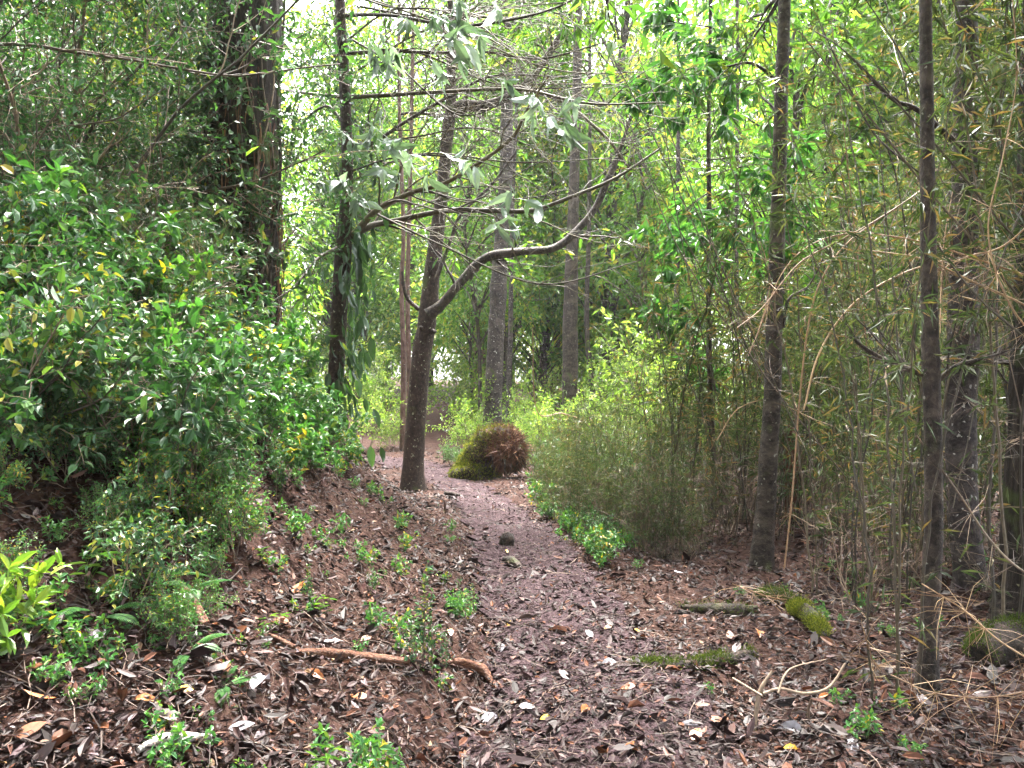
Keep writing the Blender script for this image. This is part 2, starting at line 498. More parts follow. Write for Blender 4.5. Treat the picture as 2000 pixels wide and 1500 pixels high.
M['culm'] = flat_mat('bamboo_culms', [(0, (.025, .018, .012)), (.5, (.058, .043, .026)), (1, (.11, .082, .05))], .6)
M['dry'] = flat_mat('dry_canes', [(0, (.12, .06, .03)), (.5, (.26, .145, .075)), (1, (.42, .28, .15))], .55)
M['grass'] = leaf_mat('broad_grass', [(0, (.04, .10, .02)), (.6, (.08, .18, .03)), (1, (.16, .25, .05))], (1.2, 1.3, .5), .4, .35, .5)

# ------------------------------------------------------------------ the setting
def sheet(name, X, Y, Z, mat):
    ny, nx = X.shape
    V = np.stack([X, Y, Z], -1).reshape(-1, 3)
    i = np.arange(ny - 1)[:, None] * nx; j = np.arange(nx - 1)[None]
    Fq = np.stack([i + j, i + j + 1, i + nx + j + 1, i + nx + j], -1).reshape(-1, 4)
    o = build(name, [(V, Fq, .5)], mat, smooth=True)
    o['kind'] = 'structure'
    return o


xs = np.concatenate([[-900, -300, -120, -60, -35, -24], np.linspace(-16, -6, 40), np.linspace(-5.9, 5.9, 190), np.linspace(6, 16, 40), [24, 35, 60, 120, 300, 900]])
ys = np.concatenate([[-300, -60, -20, -8], np.linspace(-5, 1.8, 30), np.linspace(1.9, 12, 190), np.linspace(12.2, 24, 60), np.linspace(25, 70, 40), [100, 200, 500, 900]])
X, Y = np.meshgrid(xs, ys)
Z = h(X, Y) + R(5).normal(0, .006, X.shape) * (np.abs(X) < 8) * (Y < 20)
g = sheet('ground', X, Y, Z, M['soil'])
g['label'] = 'dark brown forest floor of bare soil rising to a bank on the left'
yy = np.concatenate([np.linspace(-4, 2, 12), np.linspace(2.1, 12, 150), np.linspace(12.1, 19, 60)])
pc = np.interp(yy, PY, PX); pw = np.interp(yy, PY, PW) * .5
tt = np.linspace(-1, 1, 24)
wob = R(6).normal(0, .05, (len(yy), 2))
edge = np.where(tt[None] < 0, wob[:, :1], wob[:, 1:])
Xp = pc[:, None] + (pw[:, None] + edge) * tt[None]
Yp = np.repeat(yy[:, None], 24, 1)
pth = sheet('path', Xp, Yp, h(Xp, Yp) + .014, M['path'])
pth['label'] = 'narrow trodden path of leaf litter tinted pinkish for skylight winding past the forked tree'


def path_off(x, y):
    return np.abs(x - np.interp(y, PY, PX)) / (np.interp(y, PY, PW) * .5)


# leaf litter: nobody could count it
rng = R(11)
n = 170000
y = 2.0 + 16 * rng.random(n) ** 1.75
x = (rng.random(n) * 2 - 1) * (1.2 + .78 * y) + 0.1 * y * 0
keep = (np.abs(x) < 9)
x, y = x[keep], y[keep]; n = len(x)
z = h(x, y) + .012 + .035 * rng.random(n) ** 2
az = rng.random(n) * 6.283
d = np.stack([np.cos(az), np.sin(az), rng.normal(.12, .28, n)], -1)
up = nrm(np.stack([rng.normal(0, .4, n), rng.normal(0, .4, n), np.ones(n)], -1))
l = np.clip(rng.lognormal(math.log(.028), .52, n), .010, .12)
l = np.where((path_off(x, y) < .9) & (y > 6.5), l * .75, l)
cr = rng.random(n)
cr = np.where(path_off(x, y) < 1, np.clip(cr * .8 + .15 + .08 * sstep(6, 10, y), 0, 1), cr)  # path litter tinted lighter, more so far off, to imitate open-sky light
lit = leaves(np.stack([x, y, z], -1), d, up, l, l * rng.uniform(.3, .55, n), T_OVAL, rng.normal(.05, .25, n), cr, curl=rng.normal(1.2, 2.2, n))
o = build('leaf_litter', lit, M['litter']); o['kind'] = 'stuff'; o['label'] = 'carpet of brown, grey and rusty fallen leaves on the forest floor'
# fine dead twigs in the litter
n = 9000
y = 2.0 + 12 * rng.random(n) ** 1.6; x = (rng.random(n) * 2 - 1) * (1.2 + .75 * y)
ch = []
for i in range(n):
    L_ = rng.uniform(.05, .30); a = rng.random() * 6.283
    p0 = A([x[i], y[i], 0]); dd = A([math.cos(a), math.sin(a), 0])
    k = np.linspace(-.5, .5, 4)[:, None] * L_
    pts = p0 + dd * k + A([-dd[1], dd[0], 0]) * rng.normal(0, .08, (4, 1)) * L_
    pts[:, 2] = h(pts[:, 0], pts[:, 1]) + .02 + .03 * rng.random(4)
    ch += tube(pts, np.full(4, rng.uniform(.0007, .0024)), 3, rng.random())
o = build('twig_litter', ch, M['rootlets_fine']); o['kind'] = 'stuff'; o['label'] = 'fine dead twigs and bamboo scraps strewn over the forest floor'

# ------------------------------------------------------------------ hero trees
def trunk_pts(px, d, ground=True, ws=1.0):
    """px: list of (x, y, width) from base up, all at depth d (or per-point depths as 4th value)"""
    pts, rad = [], []
    for q in px:
        dd = q[3] if len(q) > 3 else d
        pts.append(P(q[0], q[1], dd)); rad.append(q[2] / 2 / F * dd * ws)
    pts = A(pts)
    if ground:
        zb = float(h(pts[0][0], pts[0][1])) - .06
        pts[0][2] = zb
    return pts, A(rad)


def hero(name, phrase, cat, px, d, mat, sides=16, rings=70, bump=.05, ridge=0, flare=.35, seed=1, fixed=None, group=None, ws=.74):
    pts, rad = trunk_pts(px, d, True, ws)
    t = thing(name, phrase, cat, (pts[0][0], pts[0][1], pts[0][2] + .06), group, fixed)
    sp, sr = spline(pts, rad, rings)
    build('trunk', tube(sp, sr, sides, .5, bump, R(seed), ridge, flare=flare), mat, t, smooth=True)
    return t, sp, sr


def limb(t, px, d, mat, n=26, sides=8, seed=3, name='branch', bump=.06, twigs=0, tw_len=.5, smooth=True, leafy=0):
    """a branch from a pixel list, with side twigs in the same mesh"""
    pts, rad = trunk_pts(px, d, False)
    rg = R(seed)
    pts[1:-1] += rg.normal(0, .02, pts[1:-1].shape)
    sp, sr = spline(pts, rad, n)
    ch = tube(sp, sr, sides, rg.random(), bump, rg)
    K = dict(wig=.14, up=-.015, nb=4, ratio=.6, ang=.9, lsp=.13, seg=.10)
    lines, an = [], []
    for k in range(twigs):
        i = int(rg.uniform(.15, .98) * (n - 1))
        dr = nrm(sp[min(i + 1, n - 1)] - sp[i - 1]); ax = nrm(np.cross(dr, rg.normal(0, 1, 3)))
        grow(rg, sp[i], nrm(dr + ax * .9), tw_len * rg.uniform(.4, 1.2), max(sr[i] * .4, .0045), 1, K, lines, an)
    ch += [c for l in lines for c in tube(l[0], l[1], 4, rg.random())]
    o = build(name, ch, mat, t, smooth=smooth)
    if leafy and an:
        build('foliage', foliage(rg, an, leafy, leafy * .32, T_OVAL, .6, .7, .6, .2), M['lit'], t)
    return o, an


def crown(t, seed, base_pts, K, L, Wd, mat, tmpl=T_OVAL, twigmat=None, branch_name='branch', grav=.25, up=.8, droop=.2, minr=0.003, leafname='crown', R0=.02, dirs=None, Lb=1.2, lvl=2, r_out=.9):
    """leafy limbs from the given points"""
    rg = R(seed)
    lines, an = [], []
    for i, p in enumerate(base_pts):
        a = rg.random() * 6.283
        dr = A([math.cos(a), math.sin(a), rg.uniform(-.1, .5)]) if dirs is None else A(dirs[i], float)
        grow(rg, p, nrm(dr), Lb * rg.uniform(.7, 1.2), R0, lvl, K, lines, an)
    if twigmat is not None:
        build(branch_name, wood(lines, minr=minr), twigmat, t, smooth=True)
    build(leafname, foliage(rg, an, L, Wd, tmpl, grav, r_out, up, droop), mat, t)
    return an


# --- the big tree on the bank, hung with creeper
d1 = 7.6
T1, s1, r1 = hero('tree', '', 'tree', [(462, 900, 190), (462, 760, 172), (462, 600, 158), (466, 450, 150), (470, 300, 142), (476, 100, 136), (482, -200, 125), (490, -700, 110), (500, -1200, 80)],
                  d1, M['bark_furrow'], 40, 150, .03, 14, .3, 21, fixed='massive furrowed dark trunk wrapped in leafy creeper on the bank', ws=1.0)
ch = []
rg = R(22)
for k in range(240):       # hanging rootlets and loose bark strips down the trunk
    i = int(rg.uniform(.03, .6) * 149); a = rg.uniform(-2.6, .6)
    p = s1[i] + A([math.cos(a), math.sin(a), 0]) * r1[i] * rg.uniform(1.0, 1.1)
    q = p + A([rg.normal(0, .04), rg.normal(0, .02), -rg.uniform(.2, .8)])
    m_ = (p + q) / 2 + rg.normal(0, .025, 3)
    ch += tube(spline([p, m_, q], [.006, .005, .002], 6)[0], np.linspace(.006, .002, 6) * rg.uniform(.6, 1.5), 4, rg.random())
build('rootlets', ch, M['rootlets'], T1)
K_big = dict(wig=.12, up=.02, nb=6, ratio=.5, ang=1.0, lsp=.10, seg=.2, leaflvl=0)
crown(T1, 23, [s1[i] for i in (113, 117, 121, 124, 127, 130, 134, 138, 142, 146)], K_big, .15, .07, M['lit'], T_DIAMOND, M['bark_dark'], R0=.05, Lb=3.8, lvl=2)  # crown above the frame, enlarged to shade the near floor

V1 = thing('climbing_vine', '', 'climbing vine', (float(s1[0][0]), float(s1[0][1] - .5), float(s1[0][2])), fixed='glossy small-leaved creeper smothering the massive furrowed trunk')
rg = R(24)
lines, an = [], []
Kv = dict(wig=.22, up=.02, nb=4, ratio=.5, ang=1.0, lsp=.036, seg=.06, leaflvl=1, up0=-.03)
for k in range(250):
    i = int(rg.uniform(.04, .66) * 149)
    a = rg.normal(-2.1, .75)
    p = s1[i] + A([math.cos(a), math.sin(a), 0]) * r1[i] * 1.03
    dr = nrm(A([math.cos(a) * .7, math.sin(a) * .7, rg.uniform(-.3, .6)]))
    grow(rg, p, dr, rg.uniform(.3, .75) * (1.7 if k % 4 == 0 else .75), .004, 1, Kv, lines, an)
ch = wood(lines, (4, 4, 5))
for k in range(9):          # climbing stems
    a0 = rg.uniform(-2.9, -.1)
    pts = [s1[i] + A([math.cos(a0 + .3 * math.sin(i / 9.0 + k)), math.sin(a0 + .3 * math.sin(i / 9.0 + k)), 0]) * r1[i] * 1.06 for i in range(2, 96, 6)]
    ch += tube(pts, np.linspace(.016, .007, len(pts)), 6, rg.random())
build('stem', ch, M['twig'], V1, smooth=True)
build('foliage', foliage(rg, an, .075, .036, T_OVAL, .1, .9, .8, .1), M['ivy'], V1)

# bare hanging liana beside the big trunk
p = [P(*q) for q in ((512, 870, 7.3), (500, 780, 7.2), (520, 640, 7.2), (530, 500, 7.2), (548, 330, 7.25), (543, 180, 7.3), (556, 0, 7.4), (560, -500, 7.6))]
p[0][2] = float(h(p[0][0], p[0][1])) - .03
LV = thing('liana', '', 'liana', p[0], fixed='bare dark woody liana hanging straight down beside the massive trunk')
sp, sr = spline(p, [.022, .02, .017, .015, .014, .013, .012, .01], 60)
build('stem', tube(sp, sr, 7, .2, .08, R(3)), M['bark_dark'], LV, smooth=True)
lines, an = [], []
rg = R(31)
for k in range(16):
    i = int(rg.uniform(.12, .8) * 59)
    grow(rg, sp[i], nrm(A([rg.normal(.5, .6), rg.normal(-.2, .4), rg.normal(.1, .4)])), rg.uniform(.2, .7), .004, 1, dict(wig=.15, up=.0, nb=2, ratio=.6, ang=.9, lsp=.07, seg=.07), lines, an)
build('foliage', wood(lines) + foliage(rg, an, .055, .024, T_OVAL), M['ivy'], LV)

# --- slender tree with hanging leaves
d2 = 8.6
T2, s2, r2 = hero('tree', '', 'tree', [(628, 985, 62), (638, 900, 46), (650, 800, 38), (658, 700, 35), (664, 600, 35), (670, 500, 38), (676, 420, 30), (678, 300, 26), (672, 150, 25), (664, 0, 22), (658, -300, 18), (660, -600, 12)],
                  d2, M['bark_fork'], 18, 110, .06, 0, .35, 41, fixed='slender dark trunk with big glossy leaves hanging down its side', ws=.86)
brs = [([(676, 470, 22), (720, 445, 16), (770, 430, 14), (870, 412, 13), (960, 412, 12), (1040, 402, 11), (1110, 390, 10), (1200, 348, 8), (1290, 290, 5)], 5),
       ([(690, 460, 18), (740, 410, 14), (800, 372, 12), (870, 355, 11), (940, 320, 10), (1000, 265, 9), (1035, 215, 7), (1070, 150, 4)], 6),
       ([(670, 330, 14), (700, 300, 11), (750, 268, 9), (800, 228, 9), (880, 190, 8), (960, 155, 6), (1100, 150, 4)], 6),
       ([(668, 190, 12), (760, 190, 10), (880, 182, 9), (1010, 178, 8), (1150, 205, 6), (1300, 200, 3)], 8),
       ([(666, 105, 10), (760, 105, 9), (850, 108, 8), (950, 105, 7), (1060, 102, 6), (1190, 80, 3)], 7),
       ([(660, 30, 10), (760, 34, 8), (880, 52, 8), (990, 44, 7), (1080, 20, 5), (1150, -20, 3)], 7),
       ([(672, 190, 10), (600, 188, 7), (560, 182, 5), (520, 170, 3)], 3),
       ([(672, 480, 14), (620, 510, 8), (570, 560, 6), (530, 590, 4)], 3),
       ([(676, 250, 9), (640, 200, 6), (590, 250, 5), (560, 330, 4)], 4)]
rgt = R(59)
for k in range(14):         # long bare shoots crossing the upper middle
    x0, y0 = rgt.uniform(650, 700), rgt.uniform(-60, 420)
    L_ = rgt.uniform(300, 620); sl = rgt.normal(-.05, .35)
    brs.append(([(x0, y0, 6), (x0 + L_ * .3, y0 + L_ * .3 * sl + rgt.normal(0, 20), 5), (x0 + L_ * .65, y0 + L_ * .65 * sl + rgt.normal(0, 30), 4), (x0 + L_, y0 + L_ * sl * .7 + rgt.normal(20, 40), 2.5)], 4))
for k, (b, tw) in enumerate(brs):
    dd = [d2 + (i / len(b)) * (-1.6 if k % 2 else .6) for i in range(len(b))]
    limb(T2, [(q[0], q[1], q[2] * .8, dd[i]) for i, q in enumerate(b)], d2, M['olive_twig'], 34, 7, 50 + k, 'branch', .06, tw * (3 if k < 5 else 4), 1.3, leafy=(.13 if k in (7,) else 0))
# big glossy leaves down the right side of the trunk
rg = R(61)
an = []
for k in range(190):
    i = int(np.interp(rg.uniform(0, 1), [0, 1], [14, 62]))
    a = rg.normal(-.35, .7)
    an.append((s2[i] + A([math.cos(a), math.sin(a), 0]) * (r2[i] + abs(rg.normal(.14, .11))), A([math.cos(a) * .35, math.sin(a) * .35, -1])))
build('hanging_leaves', foliage(rg, an, .17, .062, T_FINE, .8, .35, .2, .1), M['big_dark'], T2)
an = []
for k in range(700):
    i = int(rg.uniform(44, 106)); a = rg.random() * 6.283
    an.append((s2[i] + A([math.cos(a), math.sin(a), 0]) * (r2[i] + abs(rg.normal(.02, .16))), A([math.cos(a), math.sin(a), .1])))
build('crown', foliage(rg, an, .07, .035, T_OVAL, .2, .8, .7, .15), M['ivy'], T2)
# pale, grey-green hanging leaf sprays
rg = R(62)
for k, (cx, cy, dd, w, nn) in enumerate([(1075, 260, 6.0, 70, 14), (720, 260, 6.8, 60, 16), (650, 380, 7.6, 60, 18), (830, 60, 5.6, 90, 34), (900, 60, 5.8, 60, 16), (860, 150, 5.6, 60, 16), (1050, 215, 6.2, 60, 26), (890, 350, 6.4, 90, 14), (1000, 430, 6.4, 80, 28), (690, 380, 7.4, 60, 30), (760, 100, 5.8, 60, 18), (770, 330, 6.6, 70, 16)]):
    lines, an = [], []
    c = P(cx, cy, dd)
    for q in range(max(3, nn // 6)):
        st = c + A([rg.normal(0, w / F * dd * .5), rg.normal(0, .2), rg.uniform(.02, .25)])
        grow(rg, st, nrm(A([rg.normal(.3, .5), rg.normal(-.2, .5), -.35])), rg.uniform(.12, .3), .003, 0, dict(wig=.15, up=-.05, nb=0, ratio=.5, ang=1, lsp=.05, whorl=3), lines, an)
    build('foliage', wood(lines, (4,)) + foliage(rg, an, .165, .052, T_FINE, .5, .8, .35, .32), M['pale'], T2)

# --- forked tree beside the path
b3 = G(805, 11.0); d3 = 11.0
T3, s3, r3 = hero('tree', '', 'tree', [(806, 958, 54), (808, 900, 46), (816, 780, 44), (824, 690, 44), (833, 640, 42), (838, 600, 44), (843, 540, 37), (852, 470, 34), (863, 380, 31), (871, 290, 28), (880, 225, 30), (905, 207, 30), (950, 205, 24), (1010, 180, 19), (1055, 130, 17), (1100, 60, 15), (1135, 0, 13), (1180, -140, 10), (1200, -350, 6)],
                  d3, M['bark_fork'], 18, 130, .05, 0, .3, 71, fixed='lichen-spotted brown tree beside the path, forking and bending sideways overhead', ws=.84)
limb(T3, [(836, 615, 26), (866, 596, 19), (895, 560, 17), (930, 515, 17), (970, 493, 16), (1030, 490, 15), (1090, 484, 15), (1128, 455, 14), (1160, 405, 13), (1185, 355, 14), (1200, 320, 11), (1222, 265, 7), (1240, 200, 4)], d3 - .3, M['bark_dark'], 60, 10, 72, 'limb', .07, 16, .7, leafy=.15)
limb(T3, [(830, 612, 10), (806, 590, 8), (790, 565, 7), (786, 530, 5)], d3, M['bark_dark'], 12, 7, 73, 'branch', .05, 2, .3)
limb(T3, [(852, 545, 9), (880, 470, 7), (900, 420, 6), (960, 360, 5), (1005, 300, 4)], d3 - .4, M['bark_dark'], 20, 6, 74, 'branch', .05, 5, .5)
limb(T3, [(880, 220, 22), (884, 130, 17), (880, 20, 14), (875, -200, 10)], d3, M['bark_fork'], 20, 8, 75, 'limb', .06, 9, .9, leafy=.15)
limb(T3, [(1020, 170, 10), (1100, 200, 7), (1180, 260, 6), (1230, 330, 4)], d3 - .5, M['olive_twig'], 20, 6, 76, 'branch', .05, 9, .8, leafy=.15)
# burrs and lichen knots on the trunk
rg = R(77)
for (px, py, rr) in ((822, 640, .026), (846, 646, .024)):
    c = P(px, py, d3 - .15)
    sp, sr = spline([c + A([0, .12, 0]), c, c + A([0, -.05, 0])], [rr * 1.5, rr * 1.2, rr * .3], 6)
    build('knot', tube(sp, sr, 9, .3, .1, rg, cap=True), M['bark_dark'], T3, smooth=True)
K_mid = dict(wig=.14, up=-.02, nb=5, ratio=.55, ang=1.0, lsp=.09, seg=.12, whorl=5, up0=-.10)
crown(T3, 78, [s3[i] for i in (98, 104, 108, 112, 116, 120, 124, 127)] + [P(878, -100, d3), P(876, -180, d3)], K_mid, .165, .052, M['lit'], T_OVAL, M['olive_twig'], R0=.015, Lb=1.3, lvl=2, grav=.5)

# --- trees behind the path
bgt = [
    ('stout grey trunk rising behind the mossy upturned stump', [(962, 862, 50), (963, 780, 46), (967, 690, 45), (972, 600, 44), (973, 570, 47), (977, 500, 40), (985, 400, 36), (990, 250, 34), (988, 100, 30), (990, -100, 26), (990, -500, 16)], 17.0, 'bark_grey', 81),
    ('dark trunk half veiled by dry canes right of the mossy stump', [(1112, 900, 44), (1113, 780, 40), (1114, 640, 40), (1117, 500, 32), (1122, 330, 27), (1128, 100, 24), (1130, -300, 16)], 19.0, 'bark_dark', 82),
    ('thin reddish trunk, left one of the close pair behind the forked tree', [(786, 880, 15), (788, 700, 14), (784, 560, 12), (788, 450, 11), (780, 200, 10), (778, -100, 7)], 17.5, 'bark_red', 83),
    ('thin reddish trunk, right one of the close pair behind the forked tree', [(799, 880, 14), (798, 700, 13), (796, 560, 12), (800, 400, 11), (806, 100, 9), (810, -200, 6)], 18.2, 'bark_red', 84),
    ('thin straight grey trunk just right of the stout grey trunk', [(990, 880, 13), (996, 700, 13), (998, 560, 12), (1001, 400, 11), (1010, 150, 9), (1010, -200, 6)], 20.0, 'bark_grey', 85),
    ('wide reddish trunk far behind, left of the stout grey trunk', [(938, 850, 40), (936, 700, 36), (935, 560, 30), (937, 400, 26), (940, 100, 20), (940, -200, 14)], 29.0, 'bark_red', 86),
    ('slim dark sapling trunk half way between path and ringed trunk', [(1396, 1040, 20), (1393, 900, 17), (1388, 780, 16), (1384, 600, 14), (1385, 420, 13), (1384, 250, 11), (1388, 0, 9), (1390, -200, 6)], 9.0, 'bark_dark', 87),
    ('pale thin trunk in the leaves behind the slim dark sapling', [(1322, 950, 16), (1322, 780, 15), (1321, 600, 14), (1324, 450, 12), (1325, 200, 10), (1325, -100, 7)], 21.0, 'bark_grey', 88),
    ('slim brown trunk with cut stubs just behind the slim sapling', [(1443, 1010, 17), (1442, 850, 15), (1440, 700, 13), (1438, 500, 12), (1440, 250, 10), (1440, 0, 8)], 13.0, 'bark_dark', 89),
    ('brown trunk with side stubs beyond the dry canes', [(1168, 890, 14), (1150, 700, 14), (1146, 600, 13), (1150, 450, 12), (1152, 200, 10), (1150, -100, 6)], 22.0, 'bark_dark', 90),
]
for ph, px, d, mt, sd_ in bgt:
    t, sp, sr = hero('tree', '', 'tree', px, d, M[mt], 14, 70, .05, 0, .12, sd_, fixed=ph)
    if d > 15:
        big = 'stout' in ph or 'dark' in ph or 'wide' in ph
        crown(t, sd_ + 100, [sp[i] for i in range(54, 68, 4 if big else 6)], dict(wig=.14, up=.0, nb=5, ratio=.5, ang=1.0, lsp=.12, seg=.2, whorl=4, up0=-.05), .15, .06, M['lit'], T_DIAMOND, M['bark_dark'], R0=.03, Lb=1.8, lvl=2, grav=.4)
    elif d == 9.0:
        K = dict(wig=.14, up=.0, nb=4, ratio=.55, ang=1.0, lsp=.06, seg=.1, whorl=6, up0=-.08)
        crown(t, sd_ + 100, [sp[i] for i in (24, 28, 31, 34, 36, 38, 40, 42, 44, 46, 48, 50, 52, 54, 57, 60, 63, 66)], K, .16, .06, M['shrub_mid'], T_OVAL, M['bark_dark'], R0=.010, Lb=.9, lvl=2, grav=.5)
    else:
        K = dict(wig=.14, up=.0, nb=4, ratio=.55, ang=1.0, lsp=.08, seg=.1, whorl=5, up0=-.08)
        crown(t, sd_ + 100, [sp[i] for i in range(36, 68, 3)], K, .13, .045, M['lit'], T_OVAL, M['bark_dark'], R0=.012, Lb=1.3, lvl=2, grav=.5)

# --- right hand trees
b10 = hit(1488, 1108)
T10, s10, r10 = hero('tree', '', 'tree', [(1486, 1108, 60), (1494, 1000, 50), (1502, 880, 48), (1508, 780, 46), (1513, 620, 43), (1517, 500, 41), (1521, 380, 38), (1524, 250, 36), (1528, 120, 33), (1532, 0, 31), (1540, -400, 25), (1546, -900, 18)], b10[1], M['bark_ring'], 20, 130, .06, 0, .3, 95,
                     fixed='dark ringed trunk with pale blotches leaning slightly beside the dry canes')
b12 = hit(1812, 1345)
T12, s12, r12 = hero('tree', '', 'tree', [(1810, 1345, 64), (1815, 1230, 46), (1822, 1080, 48), (1824, 960, 46), (1822, 860, 45), (1818, 700, 44), (1814, 560, 40), (1812, 400, 36), (1810, 200, 33), (1808, 0, 30), (1806, -500, 24), (1806, -1100, 16)], b12[1], M['bark_dark'], 20, 120, .06, 0, .3, 96,
                     fixed='straight brown trunk standing among bamboo, nearer of the two on the right')
T13, s13, r13 = hero('tree', '', 'tree', [(1898, 1215, 80), (1892, 1100, 64), (1878, 960, 62), (1876, 800, 64), (1880, 690, 66), (1882, 560, 58), (1884, 400, 52), (1886, 200, 47), (1888, 0, 43), (1890, -500, 36), (1890, -1100, 24)], 5.4, M['bark_grey'], 22, 120, .045, 0, .3, 97,
                     fixed='thicker greyish trunk standing behind the straight brown trunk', ws=.9)
T14, s14, r14 = hero('tree', '', 'tree', [(2030, 1235, 180), (2022, 1120, 120), (2016, 1000, 100), (2024, 800, 90), (2030, 500, 80), (2040, 0, 70), (2050, -700, 50)], 4.9, M['bark_furrow'], 24, 90, .05, 9, .5, 98,
                     fixed='thick blackish trunk with a mossy flared foot at the edge of view', ws=1.0)
for t, s, idx, sd_ in ((T10, s10, range(108, 128, 3), 111), (T12, s12, range(101, 118, 3), 112), (T13, s13, range(101, 118, 3), 113), (T14, s14, range(78, 89, 3), 114)):
    crown(t, sd_, [s[i] for i in idx], dict(wig=.14, up=.02, nb=5, ratio=.5, ang=1.0, lsp=.09, seg=.15, whorl=3), .14, .06, M['lit'], T_DIAMOND, M['bark_dark'], R0=.03, Lb=2.5, lvl=2, grav=.3)  # overhead crowns spread wide to shade the foreground
for k, (t, b, d) in enumerate([(T12, [(1820, 735, 14), (1780, 720, 12), (1740, 695, 10), (1700, 675, 9), (1670, 665, 7)], b12[1]), (T13, [(1890, 700, 16), (1940, 705, 12), (2000, 712, 9), (2060, 700, 5)], 5.3),
                               (T12, [(1835, 740, 12), (1880, 715, 9), (1905, 700, 7), (1960, 690, 5)], b12[1]), (T10, [(1528, 640, 8), (1545, 590, 6), (1580, 560, 4), (1610, 500, 3)], b10[1]),
                               (T10, [(1522, 160, 9), (1470, 120, 6), (1420, 130, 4)], b10[1]), (T13, [(1890, 300, 14), (1800, 220, 10), (1740, 190, 7), (1660, 110, 4)], 5.3)]):
    limb(t, b, d, M['bark_dark'], 20, 7, 120 + k, 'branch', .06, 6, .4)

# short dead stub behind the ringed trunk
ST = thing('dead_stub', '', 'dead stump', G(1548, 8.2), fixed='short dead brown stub topped with a dry twig nest behind the ringed trunk')
sp, sr = spline(*trunk_pts([(1548, 1060, 34), (1548, 980, 32), (1546, 920, 36), (1542, 860, 30), (1550, 820, 26)], 8.2), 30)
build('trunk', tube(sp, sr, 12, .3, .08, R(4), 7, cap=True), M['rootlets'], ST, smooth=True)
rg = R(130); lines, an = [], []
for k in range(60):
    grow(rg, sp[-1] + rg.normal(0, .05, 3), nrm(rg.normal(0, 1, 3)), rg.uniform(.06, .2), .0022, 0, dict(wig=.3, up=0, nb=0, ratio=.5, ang=1, lsp=.5), lines, an)
build('twig_nest', wood(lines), M['twig'], ST)

# ------------------------------------------------------------------ mossy upturned stump
bs = G(965, 12.6); ds = 12.6
MS = thing('mossy_stump', '', 'stump', bs, fixed='mossy upturned stump with a hairy brown root knob at the path bend')
rg = R(140)


def lump(c, ax, seed, n=26, m=40, amp=.10):
    r_ = R(seed); ph = r_.random(8) * 6.28
    u = np.linspace(0, np.pi, n)[:, None]; v = np.linspace(0, 2 * np.pi, m, endpoint=False)[None]
    k = 1 + amp * (np.sin(3 * v + ph[0] + 2 * u) + .7 * np.sin(5 * v - 3 * u + ph[1]) + .6 * np.sin(7 * u + 2 * v + ph[2])) * np.sin(u)
    k = k + r_.normal(0, amp * .25, (n, m)) * np.sin(u)
    D = np.stack([np.sin(u) * np.cos(v), np.sin(u) * np.sin(v), np.cos(u) * np.ones_like(v)], -1)
    V = (D * k[..., None] * A(ax)).reshape(-1, 3) + A(c)
    i = np.arange(n - 1)[:, None] * m; j = np.arange(m)[None]; j2 = (j + 1) % m
    return V, np.stack([i + j, i + m + j, i + m + j2, i + j2], -1).reshape(-1, 4), D.reshape(-1, 3)


def fuzz(rg, V, D, n, L, up=.5, sel=None, wr=.35, rough=.5, jit=.014):
    idx = rg.integers(0, len(V), n * 3)
    if sel is not None:
        idx = idx[sel(V[idx], D[idx])]
    idx = idx[:n]
    p = V[idx] + rg.normal(0, jit, (len(idx), 3))
    d = nrm(D[idx] + rg.normal(0, rough, (len(idx), 3)) + A([0, 0, up]))
    l = L * rg.uniform(.5, 1.5, len(idx))
    return leaves(p, d, nrm(rg.normal(0, 1, (len(idx), 3))), l, l * wr, T_DIAMOND, .2, rg.random(len(idx)))


# an arching log: low at left, rising to a knob at right
arch = [P(895, 940, ds + .3), P(915, 915, ds + .2), P(940, 884, ds + .05), P(965, 864, ds), P(992, 864, ds - .1), P(1014, 886, ds - .15)]
sp, sr = spline(arch, [.12, .19, .22, .21, .20, .13], 40)
tb = tube(sp, sr, 20, .4, .17, R(141), cap=True)
build('log', tb, M['rot'], MS, smooth=True)
Vc = tb[0][0]; Dc = nrm(Vc - np.repeat(sp, 20, 0))
c = P(993, 880, ds - .1)
Vb, Fb, Db = lump(c, (.23, .26, .21), 143, amp=.16)
build('root_plate', [(Vb, Fb, .5)], M['rot'], MS, smooth=True)
legs = []
for k in range(34):
    a = P(rg.uniform(955, 1022), rg.uniform(862, 895), ds + rg.uniform(-.3, .05))
    b = a + A([rg.normal(.03, .12), rg.normal(-.05, .06), 0]); b[2] = max(h(b[0], b[1]) + rg.uniform(-.02, .15), a[2] - .4)
    m_ = (a + b) / 2 + A([rg.normal(.02, .06), rg.normal(-.05, .06), 0])
    s_, q_ = spline([a, m_, b], [.018, .012, .006], 12)
    legs += tube(s_, q_ * rg.uniform(.4, 1.5), 5, rg.random(), .1, rg)
build('roots', legs, M['rot'], MS, smooth=True)
build('root_hair', fuzz(rg, Vb, Db, 14000, .07, -.1, None, .07, .9, .035) + fuzz(rg, Vb, Db, 1200, .17, -.5, None, .045, .8, .03), M['rootlets'], MS)
half = sp[22][0]
build('root_hair', fuzz(rg, Vc, Dc, 12000, .06, .0, lambda v, d: (v[:, 0] > half - .08 + rg.normal(0, .2, len(v))), .07, .9, .03), M['rootlets'], MS)
build('moss', fuzz(rg, Vc, Dc, 9000, .035, .6, lambda v, d: (v[:, 0] < half + rg.normal(.02, .22, len(v))) & (d[:, 2] > -.5), .3, .6, .025), M['moss'], MS)
V, Fq, D = lump(A([bs[0] - .30, bs[1] + .05, bs[2] + .02]), (.36, .34, .27), 142)
build('foot', [(V, Fq, .5)], M['rot'], MS, smooth=True)
